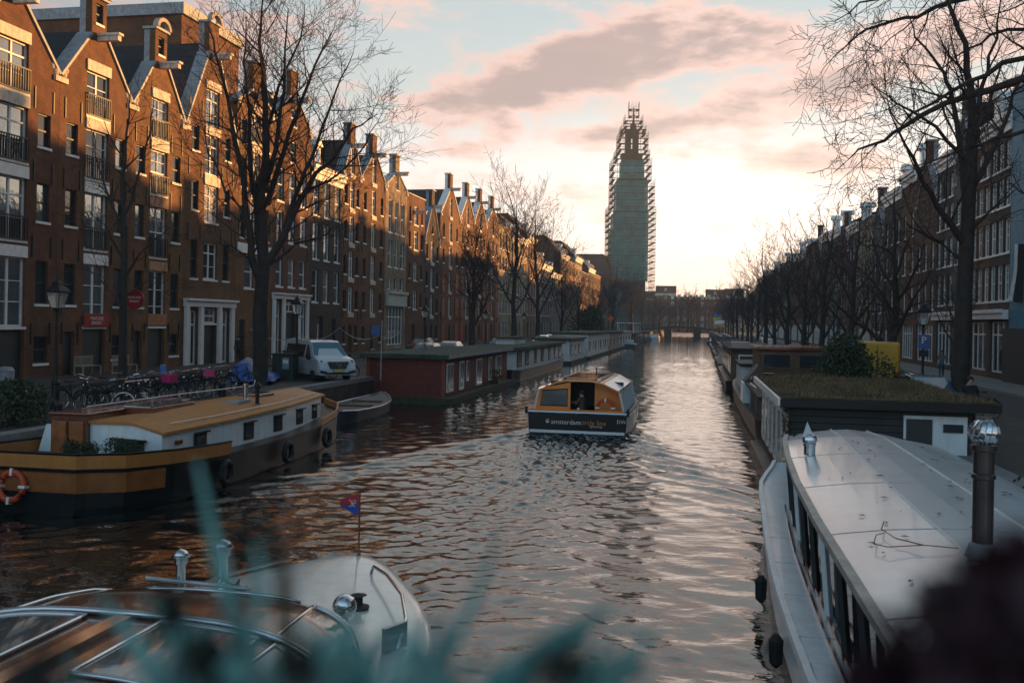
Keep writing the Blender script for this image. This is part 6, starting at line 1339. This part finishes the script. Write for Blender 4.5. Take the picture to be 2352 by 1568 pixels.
# van
m_vanp = mat('van_white', (.50, .57, .64), .25, coat=.8, var=.04)
def van(label, loc, rz, paint, front=True, H=1.95, L=5.1, W=1.92):
    t = thing('van', label, 'van', loc, rz)
    y0 = -L/2; pr = [(y0, .32, .90, .32), (y0-.02, .62, .96, .32), (y0+.08, .92, .97, .32), (y0+.30, 1.08, .95, .32), (y0+.95, 1.22, .93, .30), (y0+1.62, H-.10, .76, .30), (y0+1.95, H-.02, .78, .30), (L/2-.25, H, .80, .30), (L/2, H-.1, .80, .32)]
    secs = []
    for y, z, hw, zb in pr:
        h = W/2; hi = h*hw; zm = min(z, 1.05)
        secs.append([(-h*.96, y, zb), (-h if y > y0+.1 else -h*.95, y, min(.6, z)), (-h*(.99 if y > y0+.1 else .93), y, zm), (-hi, y, z), (-hi*.6, y, z+.03), (hi*.6, y, z+.03), (hi, y, z), (h*(.99 if y > y0+.1 else .93), y, zm), (h if y > y0+.1 else h*.95, y, min(.6, z)), (h*.96, y, zb)])
    MB().loft(secs).build('body', paint, t, smooth=False, bevel=.03)
    a = y0+.97; b = y0+1.60
    MB().add([(-.86, a-.01, 1.25), (.86, a-.01, 1.25), (.72, b-.02, H-.10), (-.72, b-.02, H-.10)], [(0, 1, 2, 3)]).build('windscreen', m_glteal, t)
    for s in (-1, 1):
        def sx(z): return s*(W/2*.99+(z-1.05)/(H-1.05)*(W/2*(.79-.99))+.012)
        MB().add([(sx(1.12), y0+1.2, 1.12), (sx(1.12), y0+1.95, 1.12), (sx(H-.22), y0+1.95, H-.22), (sx(H-.22), y0+1.75, H-.22)], [(0, 1, 2, 3)]).build('side_window', m_glassd, t)
        MB().add([(sx(1.12), y0+2.15, 1.12), (sx(1.12), L/2-.4, 1.12), (sx(H-.22), L/2-.45, H-.22), (sx(H-.22), y0+2.15, H-.22)], [(0, 1, 2, 3)]).build('side_window', m_glassd, t)
        MB().cbox((s*1.08, y0+1.15, 1.18), (.18, .12, .28)).build('mirror', m_rubber, t, bevel=.03)
        if front:
            MB().loft([[(s*.45, y0+.03, .80), (s*.88, y0+.10, .98), (s*.80, y0+.20, 1.05), (s*.45, y0+.10, .88)], [(s*.45, y0+.10, .78), (s*.88, y0+.20, .96), (s*.80, y0+.30, 1.03), (s*.45, y0+.2, .86)]]).build('headlight', m_hl, t)
            MB().cbox((s*.74, y0-.01, .47), (.34, .06, .13), Matrix.Rotation(s*R(-12), 3, 'Y')).build('fog_recess', m_rubber, t)
    if front:
        g = MB().prism([(-.56, .98), (.56, .98), (.40, .62), (-.40, .62)], 'y', y0-.05, y0-.0).build('grille', m_rubber, t)
        for z, w_ in ((.94, .54), (.85, .5), (.76, .46), (.67, .41)): MB().box(-w_, w_, y0-.07, y0-.052, z-.012, z+.010).build('grille_bar', m_chrome, g)
        q = [(0, .98), (.10, .84), (0, .70), (-.10, .84)]; MB().tube([(x, y0-.09, z) for x, z in q], .02, 4, closed=True).build('emblem', m_chrome, t)
        MB().box(-.62, .62, y0-.05, y0-.03, .36, .46).build('lower_grille', m_rubber, t)
        p = MB().box(-.27, .27, y0-.08, y0-.055, .48, .59).build('number_plate', mat('plate_yellow', (.6, .45, .04), .5), t); MB().box(-.27, -.22, y0-.084, y0-.081, .48, .59).build('plate_band', mat('sign_blue', (.02, .09, .26), .4), p)
    else:
        MB().box(-.012, .012, -L/2-.03, -L/2-.02, .5, H-.1).build('door_seam', m_rubber, t)
    wheels(t, W, (y0+.95, L/2-.95), .34); return t
m_glteal = glassmat('teal_windscreen', (.10, .22, .28), .5)
x, y = G(772, 876, QZ); q_ = R(44); van('white passenger van facing the camera on the left quay', (x-2.4*math.sin(q_), y+2.4*math.cos(q_), QZ), q_, m_vanp, H=1.97, L=5.2)
m_yel = mat('yellow_van_paint', (.55, .30, .01), .35, coat=.5, var=.05)
t = thing('van', 'tall yellow delivery van parked behind the dark bush on the right', 'van', (7.65, 46, QZ), R(0))
MB().box(-.95, .95, -2.6, 1.3, .35, 2.5).build('body', m_yel, t, bevel=.12); MB().loft([[(-.95, 1.3, .35), (-.95, 1.3, 1.2), (-.85, 1.3, 2.3), (.85, 1.3, 2.3), (.95, 1.3, 1.2), (.95, 1.3, .35)], [(-.93, 2.2, .35), (-.93, 2.2, 1.15), (-.8, 2.0, 1.5), (.8, 2.0, 1.5), (.93, 2.2, 1.15), (.93, 2.2, .35)], [(-.88, 2.9, .4), (-.88, 2.9, .8), (-.8, 2.8, 1.0), (.8, 2.8, 1.0), (.88, 2.9, .8), (.88, 2.9, .4)]]).build('cab', m_yel, t, bevel=.03)
MB().box(-.01, .01, -2.63, -2.601, .5, 2.3).build('door_seam', m_rubber, t); MB().box(-.96, .96, -2.64, -2.55, .35, .55).build('bumper', mat('blue_bumper', (.02, .2, .4), .5), t)
for s in (-1, 1): MB().box(s*.82-.06, s*.82+.06, -2.63, -2.601, .8, 1.2).build('tail_light', m_tail, t)
wheels(t, 1.9, (-1.6, 1.7), .34)
# ================================================================ PEOPLE
m_skin = mat('skin', (.42, .25, .18), .6, var=.08)
def person(label, loc, rz, H, coat, legs, hair=(.02, .015, .01), walk=0, bend=0, arms='down', group=None):
    t = thing('person', label, 'person', loc, rz, group); s = H/1.75
    V = []; E_ = []; Rr = []
    def nd(p, r, par=None):
        V.append(Vector(p)*s); Rr.append(r*s); i = len(V)-1
        if par is not None: E_.append((par, i))
        return i
    b = bend
    pel = nd((0, 0, .93), .145); sp1 = nd((0, .02+b*.1, 1.12), .135, pel); ch = nd((0, .02+b*.25, 1.33), .155, sp1); nk = nd((0, .02+b*.35, 1.49), .062, ch); hd = nd((0, .04+b*.42, 1.60), .088, nk); tp = nd((0, .04+b*.44, 1.69), .075, hd); nose = nd((0, .14+b*.44, 1.60), .018, hd)
    for q in (-1, 1):
        hp = nd((q*.09, 0, .88), .10, pel); kn = nd((q*.10, q*walk*.18+.02, .48), .062, hp); an = nd((q*.10, q*walk*.34-.02, .09), .045, kn); nd((q*.11, q*walk*.34+.13, .035), .035, an)
        sh = nd((q*.17, .02+b*.25, 1.42), .068, ch)
        if arms == 'down': el = nd((q*.24, -q*walk*.12, 1.15), .05, sh); wr = nd((q*.25, -q*walk*.2+.08, .92), .033, el); dv = Vector((0, .02, -.08))
        else: el = nd((q*.24, .10+b*.2, 1.17), .05, sh); wr = nd((q*.12, .36+b*.2, 1.22), .033, el); dv = Vector((-q*.02, .08, .02))
        pm = nd(Vector(V[wr])/s+dv*.8, .03, wr); c0 = Vector(V[pm])/s
        for f in range(4): a = nd(c0+dv*.45+Vector((.0, (f-1.5)*.016, 0)) if arms == 'down' else c0+dv*.45+Vector(((f-1.5)*.016, 0, 0)), .009, pm); nd(Vector(V[a])/s+dv*(.42+.1*(f in (1, 2)))+Vector((-q*.012, .005, -.01)), .008, a)
        a = nd(c0+Vector((-q*.01, .035, -.01)), .010, pm); nd(Vector(V[a])/s+dv*.35, .009, a)
    me = bpy.data.meshes.new('sk'); me.from_pydata([tuple(v) for v in V], E_, []); o = bpy.data.objects.new('sk', me); COL.objects.link(o)
    sk = o.modifiers.new('s', 'SKIN'); sk.use_smooth_shade = True
    for i, r_ in enumerate(Rr): me.skin_vertices[0].data[i].radius = (r_, r_*(.72 if i in (1, 2) else 1))
    me.skin_vertices[0].data[0].use_root = True
    ss = o.modifiers.new('ss', 'SUBSURF'); ss.levels = ss.render_levels = 1
    dg = bpy.context.evaluated_depsgraph_get(); dg.update(); bm_ = bpy.data.meshes.new_from_object(o.evaluated_get(dg)); bpy.data.objects.remove(o)
    bm_.materials.clear()
    for m in (coat, legs, m_skin, m_rubber): bm_.materials.append(m)
    hands = [Vector(V[i]) for i in range(len(V)) if Rr[i] <= .031*s and V[i].z > .5*s and i != nose]
    for p in bm_.polygons:
        c = p.center; z = c.z/s
        k = 0 if z > .88 else (1 if z > .10 else 3)
        if z > 1.49: k = 2
        if k < 2 and any((c-h).length < .055*s for h in hands): k = 2
        p.material_index = k; p.use_smooth = True
    link('body', bm_, t)
    mh = mat('hair_%d' % int(hair[0]*1000), hair, .8); MB().ball((0, (.015+b*.43)*s, 1.655*s), .105*s, 8, (.92, 1.0, .95)).build('hair', mh, t, smooth=True); return t
m_dcoat = mat('dark_coat', (.018, .02, .03), .9); m_jean = mat('jeans', (.03, .05, .09), .9); m_olive = mat('olive_jacket', (.07, .055, .03), .9); m_redc = mat('red_jacket', (.25, .04, .03), .9); m_greyc = mat('grey_coat', (.13, .14, .15), .9)
x, y = G(515, 836, QZ); person('person in a dark coat standing at the door of the white portal', (-28.9, yy(515, 800)-.2, QZ+.1), R(60), 1.78, m_dcoat, m_dcoat, bend=.15)
person('helmsman with dark hair and olive jacket standing in the tour boat doorway', (-4.42+.12, 36.35+.62, .12), R(60), 1.66, m_olive, m_jean, arms='fwd')
x, y = G(2152, 838, QZ); person('person in a pale grey coat walking with another on the right pavement', (14.4, 61, QZ+.12), R(170), 1.7, m_greyc, m_jean, walk=1, group=None)
person('person in a dark coat walking beside the pale coated one on the right pavement', (15.2, 61.4, QZ+.12), R(175), 1.75, m_dcoat, m_dcoat, walk=-1)
x, y = Fr(2175, 800)[0], 0; person('person in black leaning forward outside the right shop fronts', (16.0, 63, QZ+.12), R(-70), 1.76, m_dcoat, m_dcoat, bend=.8, arms='fwd')
person('person in a red top walking away on the right quay road', (12.6, atX(1886, 12.6), QZ), R(0), 1.75, m_redc, m_jean, walk=1)
person('dark figure standing at the lamp on the right quay edge', (8.0, 30.5, QZ), R(180), 1.72, m_dcoat, m_dcoat)
# ================================================================ TOWER
D = 372.0; tw = thing('church_tower', 'tall church tower wrapped in scaffolding and green netting', 'tower', tuple(PD(1447, 742, D).to_2d())+(QZ,), TH)
base = PD(1447, 742, D); K = D/FP
def tx(px, py=400): return ((px-1447)-(742-py)*.018)*K
def tz(py): return (742-py)*K+CH-QZ
# profile rows: ytop, ybot, xl, xr of the scaffold, and the core
cv = lambda x, y: (1307.6+.4168*x, 192+.4168*y)
sc_ = [(110, 185, 328, 383), (185, 245, 303, 400), (245, 285, 283, 415), (285, 380, 268, 425), (380, 430, 252, 432), (430, 545, 230, 440), (545, 690, 228, 456), (690, 815, 208, 460), (815, 1090, 206, 456)]
cores = [(215, 265, 332, 375, 'spire'), (265, 400, 310, 378, 'lantern'), (400, 540, 290, 395, 'upper_stage'), (540, 720, 266, 408, 'middle_stage'), (720, 1250, 245, 410, 'lower_stage')]
m_core = mat('tower_stone', (.03, .04, .04), .85, bump=.3, var=.4, nscale=.3); m_core2 = mat('tower_brick_net', (.006, .11, .125), .8, var=.4, nscale=.25)
def W_(x0, x1): a = cv(x0, 0)[0]; b = cv(x1, 0)[0]; return a, b
for y0, y1, x0, x1, nm in cores:
    zt, zb = tz(cv(0, y0)[1]), tz(cv(0, y1)[1]); ym = cv(0, (y0+y1)/2)[1]; a, b = cv(x0, 0)[0], cv(x1, 0)[0]; xa, xb = tx(a, ym), tx(b, ym); hw = (xb-xa)/2; xc = (xa+xb)/2
    if nm == 'lower_stage': zb = 0
    if nm in ('lantern', 'upper_stage'):
        mb = MB(); zo, zp = zb+(zt-zb)*.25, zb+(zt-zb)*.75; g = hw*.22
        mb.box(xc-hw, xc-g, -hw, hw, zb, zt).box(xc+g, xc+hw, -hw, hw, zb, zt).box(xc-g, xc+g, -hw, hw, zb, zo).box(xc-g, xc+g, -hw, hw, zp, zt); mb.build(nm, m_core, tw)
    elif nm == 'spire': MB().lathe([(hw, zb-.3), (hw*.9, zb), (hw*.75, zb+3), (hw*.4, zt-1), (.35, zt+1.5), (.2, zt+5), (.02, zt+6.5)], (xc, 0, 0), 10).build(nm, m_core, tw)
    else: MB().box(xc-hw, xc+hw, -hw, hw, zb, zt).build(nm, m_core2, tw)
    if nm not in ('spire',): MB().box(xc-hw-.5, xc+hw+.5, -hw-.5, hw+.5, zt, zt+.5).build('cornice', m_core, tw)
m_sc = mat('scaffold_tube', (.06, .08, .08), .6, .2); m_board = mat('scaffold_board', (.03, .035, .03), .8)
m_net = bpy.data.materials.new('green_netting'); m_net.use_nodes = True; b_ = m_net.node_tree.nodes['Principled BSDF']; b_.inputs['Base Color'].default_value = (.01, .33, .37, 1); b_.inputs['Roughness'].default_value = .9
nn_ = m_net.node_tree.nodes.new('ShaderNodeTexNoise'); nn_.inputs['Scale'].default_value = .35; nn_.inputs['Detail'].default_value = 4; tcx = m_net.node_tree.nodes.new('ShaderNodeTexCoord'); m_net.node_tree.links.new(tcx.outputs['Object'], nn_.inputs['Vector'])
mrx = m_net.node_tree.nodes.new('ShaderNodeMapRange'); m_net.node_tree.links.new(nn_.outputs['Fac'], mrx.inputs[0]); mrx.inputs[1].default_value = .35; mrx.inputs[2].default_value = .65; mrx.inputs[3].default_value = .6; mrx.inputs[4].default_value = .95; m_net.node_tree.links.new(mrx.outputs[0], b_.inputs['Alpha'])
for i, (y0, y1, x0, x1) in enumerate(sc_):
    zt, zb = tz(cv(0, y0)[1]), tz(cv(0, y1)[1]); ym = cv(0, (y0+y1)/2)[1]; xa, xb = tx(cv(x0, 0)[0], ym), tx(cv(x1, 0)[0], ym)
    if i == len(sc_)-1: zb = 0
    hw = (xb-xa)/2; xc = (xa+xb)/2; n = max(2, int(round((zt-zb)/2.35))); mb = MB(); bd = MB()
    for j in range(n):
        z = zb+(zt-zb)*(j)/n
        if 1: [bd.box(*q, z, z+.12) for q in ((xa-.1, xb+.1, -hw-.1, -hw+1.0), (xa-.1, xb+.1, hw-1.0, hw+.1), (xa-.1, xa+1.0, -hw+1.001, hw-1.001), (xb-1.0, xb+.1, -hw+1.001, hw-1.001))]
        for s in (-1, 1): mb.tube([(xa, s*hw, z+1.1), (xb, s*hw, z+1.1)], .05, 3).tube([(xc+s*hw, -hw, z+1.1), (xc+s*hw, hw, z+1.1)], .05, 3)
    m = max(3, int(round(2*hw/1.6)))
    for q in range(m+1):
        u = xa+(xb-xa)*q/m; v = -hw+2*hw*q/m; ex = .5
        for s in (-1, 1): mb.tube([(u, s*hw, zb), (u, s*hw, zt+ex)], .055, 3).tube([(xc+s*hw, v, zb), (xc+s*hw, v, zt+ex)], .055, 3)
    mb.build('scaffold_frame', m_sc, tw)
    if 1: bd.build('scaffold_platform', m_board, tw)
for (y0, y1, x0, x1) in ((430, 545, 292, 396), (545, 720, 262, 412), (720, 1090, 243, 412)):
    zt, zb = tz(cv(0, y0)[1]), tz(cv(0, y1)[1]); ym = cv(0, (y0+y1)/2)[1]; xa, xb = tx(cv(x0, 0)[0], ym), tx(cv(x1, 0)[0], ym); hw = (xb-xa)/2+.7; xc = (xa+xb)/2
    MB().box(xc-hw, xc+hw, -hw, hw, zb, zt).build('netting', m_net, tw)
MB().box(tx(cv(228, 0)[0]), tx(cv(266, 0)[0]), -6, 6, tz(cv(0, 1090)[1]), tz(cv(0, 815)[1])).build('netting', m_net, tw)
t = thing('church', 'long dark roofed church nave left of the scaffolded tower', 'church', (-46, 372, QZ)); MB().box(-12, 13, -11, 34, 0, 21).build('wall', BR[4], t); MB().prism([(-13, 21), (14, 21), (11, 29), (-10, 29)], 'y', -11.5, 34.5).build('roof', m_tiled, t)
# ================================================================ THE BRIDGE THE PICTURE WAS TAKEN FROM
t = thing('planter', 'planter on the near bridge parapet filled with blurred plants', 'planter', (0, .55, 3.3)); MB().box(-1.6, 1.6, -.18, .12, .0, .55).build('box', m_iron, t); MB().box(-1.57, 1.57, -.15, .09, .552, .58).build('soil', m_ground, t)
t = thing('near_bridge', 'brick bridge under the camera, only its edge below the picture', 'bridge', (0, 0, 0)); MB().box(-17, 6.4, -8, .75, 2.6, 2.9).build('deck', m_pave, t); MB().box(-17, 6.4, .35, .75, 2.902, 3.29).build('parapet', m_qwall, t)
m_teal = mat('grey_green_leaf', (.13, .34, .32), .55, var=.35, nscale=20); m_pur = mat('dark_purple_leaf', (.035, .010, .018), .7, var=.5, nscale=20); m_brl = mat('brown_seed_head', (.05, .045, .022), .8, var=.4); m_pale = mat('pale_green_stem', (.10, .17, .13), .6)
def blade(mb, path, d, w, curl=.02):
    P = [PD(x, y, d*(1+.10*i)) for i, (x, y) in enumerate(path)]; Q = []
    for i in range(len(P)-1):
        for s in range(4): Q.append(P[i].lerp(P[i+1], s/4))
    Q.append(P[-1]); n = len(Q); vs = []
    for i, p in enumerate(Q):
        tdir = (Q[min(i+1, n-1)]-Q[max(i-1, 0)]).normalized(); sd_ = tdir.cross(Vector((-math.sin(TH), math.cos(TH), 0))).normalized(); u = i/(n-1); ww = w*math.sin(math.pi*min(.97, .25+.72*u))**.7
        vs += [p-sd_*ww, p+Vector((0, -.004, .0)), p+sd_*ww, p+Vector((0, .002, 0))]
    mb.add(vs, [(4*i+a, 4*i+(a+1) % 4, 4*i+4+(a+1) % 4, 4*i+4+a) for i in range(n-1) for a in range(4)])
def plant(label, blades, m, root):
    t = thing('planter_plant', label, 'plant', root); L0 = Vector(root)
    for path, d, w in blades:
        mb = MB(); blade(mb, path, d, w); mb.v = [tuple(Vector(v)-L0) for v in mb.v]; mb.build('leaf', m, t)
    return t
plant('blurred grey green blades rising at the bottom left of the picture', [([(620, 1720), (535, 1420), (480, 1190), (455, 1060)], .46, .0042), ([(480, 1760), (380, 1580), (290, 1450), (235, 1370)], .42, .006), ([(250, 1760), (200, 1600), (150, 1500)], .42, .004), ([(760, 1760), (650, 1640), (480, 1560), (390, 1530)], .40, .006), ([(300, 1780), (400, 1660), (500, 1600), (600, 1580)], .36, .008), ([(520, 1760), (580, 1500), (600, 1330), (590, 1250)], .40, .0035), ([(700, 1760), (560, 1560), (420, 1440), (330, 1380)], .40, .007)], m_teal, (-.12, .45, 3.86))
plant('blurred teal leaves at the bottom centre of the picture', [([(880, 1760), (1000, 1560), (1090, 1380), (1150, 1220)], .45, .0036), ([(960, 1800), (1120, 1600), (1270, 1480), (1410, 1390)], .40, .0085), ([(900, 1780), (860, 1600), (800, 1470), (780, 1440)], .40, .007), ([(700, 1780), (820, 1650), (960, 1600), (1040, 1540)], .40, .009), ([(1150, 1800), (1260, 1640), (1400, 1560), (1500, 1540)], .40, .006), ([(600, 1780), (640, 1640), (700, 1540), (760, 1500)], .40, .008), ([(1000, 1800), (1180, 1660), (1330, 1560), (1440, 1500)], .36, .008), ([(780, 1800), (900, 1690), (1040, 1620), (1180, 1600)], .36, .008), ([(560, 1800), (700, 1660), (840, 1600), (960, 1590)], .36, .008)], m_teal, (.0, .45, 3.86))
rnd = random.Random(31); bl = []
for k in range(62):
    x0 = rnd.uniform(300, 1250); dx_ = rnd.uniform(40, 330)*(1 if rnd.random() < .75 else -1); yt = rnd.uniform(1400, 1540); bl.append(([(x0, 1800), (x0+dx_*.35, 1690), (x0+dx_*.7, (1690+yt)/2), (x0+dx_, yt)], rnd.uniform(.35, .42), rnd.uniform(.0025, .007)))
plant('dense blurred teal tuft along the bottom edge, left of centre', bl, m_teal, (-.02, .44, 3.86))
plant('blurred olive brown stalks left of the centre foreground', [([(640, 1780), (660, 1500), (650, 1300), (620, 1200)], .42, .005), ([(420, 1780), (440, 1560), (420, 1420), (380, 1330)], .42, .006), ([(1230, 1800), (1270, 1640), (1290, 1520), (1300, 1440)], .40, .004)], m_brl, (-.06, .45, 3.86))
t = thing('planter_plant', 'dark purple blurred leafy plant in the bottom right corner', 'plant', (.2, .42, 3.86)); rnd = random.Random(2); mb = MB()
for cx, cy, d, r_, n in ((2230, 1430, .36, .024, 70), (2110, 1500, .36, .018, 40), (2330, 1350, .36, .022, 45), (2380, 1560, .36, .032, 130), (2200, 1660, .34, .03, 110), (1980, 1580, .36, .008, 16)):
    c = PD(cx, cy, d)-Vector((.2, .42, 3.86)); bush(mb, c, r_, n, rnd, .010)
mb.build('foliage', m_pur, t); MB().tube([PD(2150, 1800, .4)-Vector((.2, .42, 3.86)), PD(2230, 1420, .4)-Vector((.2, .42, 3.86))], .003, 5).build('stem', m_pur, t)

# ================================================================ THE AIR
hz = MB().box(-310, 310, -55, 565, -4.2, 112).build('haze', m_ground, None); hz.data.materials.clear()
m_hz = bpy.data.materials.new('haze_air'); m_hz.use_nodes = True; t_ = m_hz.node_tree; t_.nodes.clear(); pv = t_.nodes.new('ShaderNodeVolumePrincipled'); pv.inputs['Color'].default_value = (.70, .82, .90, 1); pv.inputs['Density'].default_value = .0005; pv.inputs['Anisotropy'].default_value = .0
ou = t_.nodes.new('ShaderNodeOutputMaterial'); t_.links.new(pv.outputs[0], ou.inputs['Volume']); hz.data.materials.append(m_hz); tag(hz, kind='stuff'); hz.display_type = 'WIRE'
scene.cycles.volume_bounces = 0

t = thing('planter_plant', 'dark blurred seed heads in the bottom left foreground', 'plant', (-.15, .42, 3.86)); rnd = random.Random(22); mb = MB(); L0 = Vector((-.15, .42, 3.86))
for cx, cy, r_, n in ((400, 1400, .008, 26), (470, 1500, .009, 26), (90, 1560, .016, 50), (560, 1230, .005, 14), (1290, 1540, .010, 24), (700, 1540, .008, 20)):
    mb = MB(); bush(mb, PD(cx, cy, .36)-L0, r_, n, rnd, .006); h_ = mb.build('seed_head', mat('dark_green_leaf', (.012, .022, .016), .8, var=.5), t)
    MB().tube([PD(cx, cy, .36)-L0, PD(cx+30, 1800, .36)-L0], .0012, 4).build('stem', m_brl, h_)
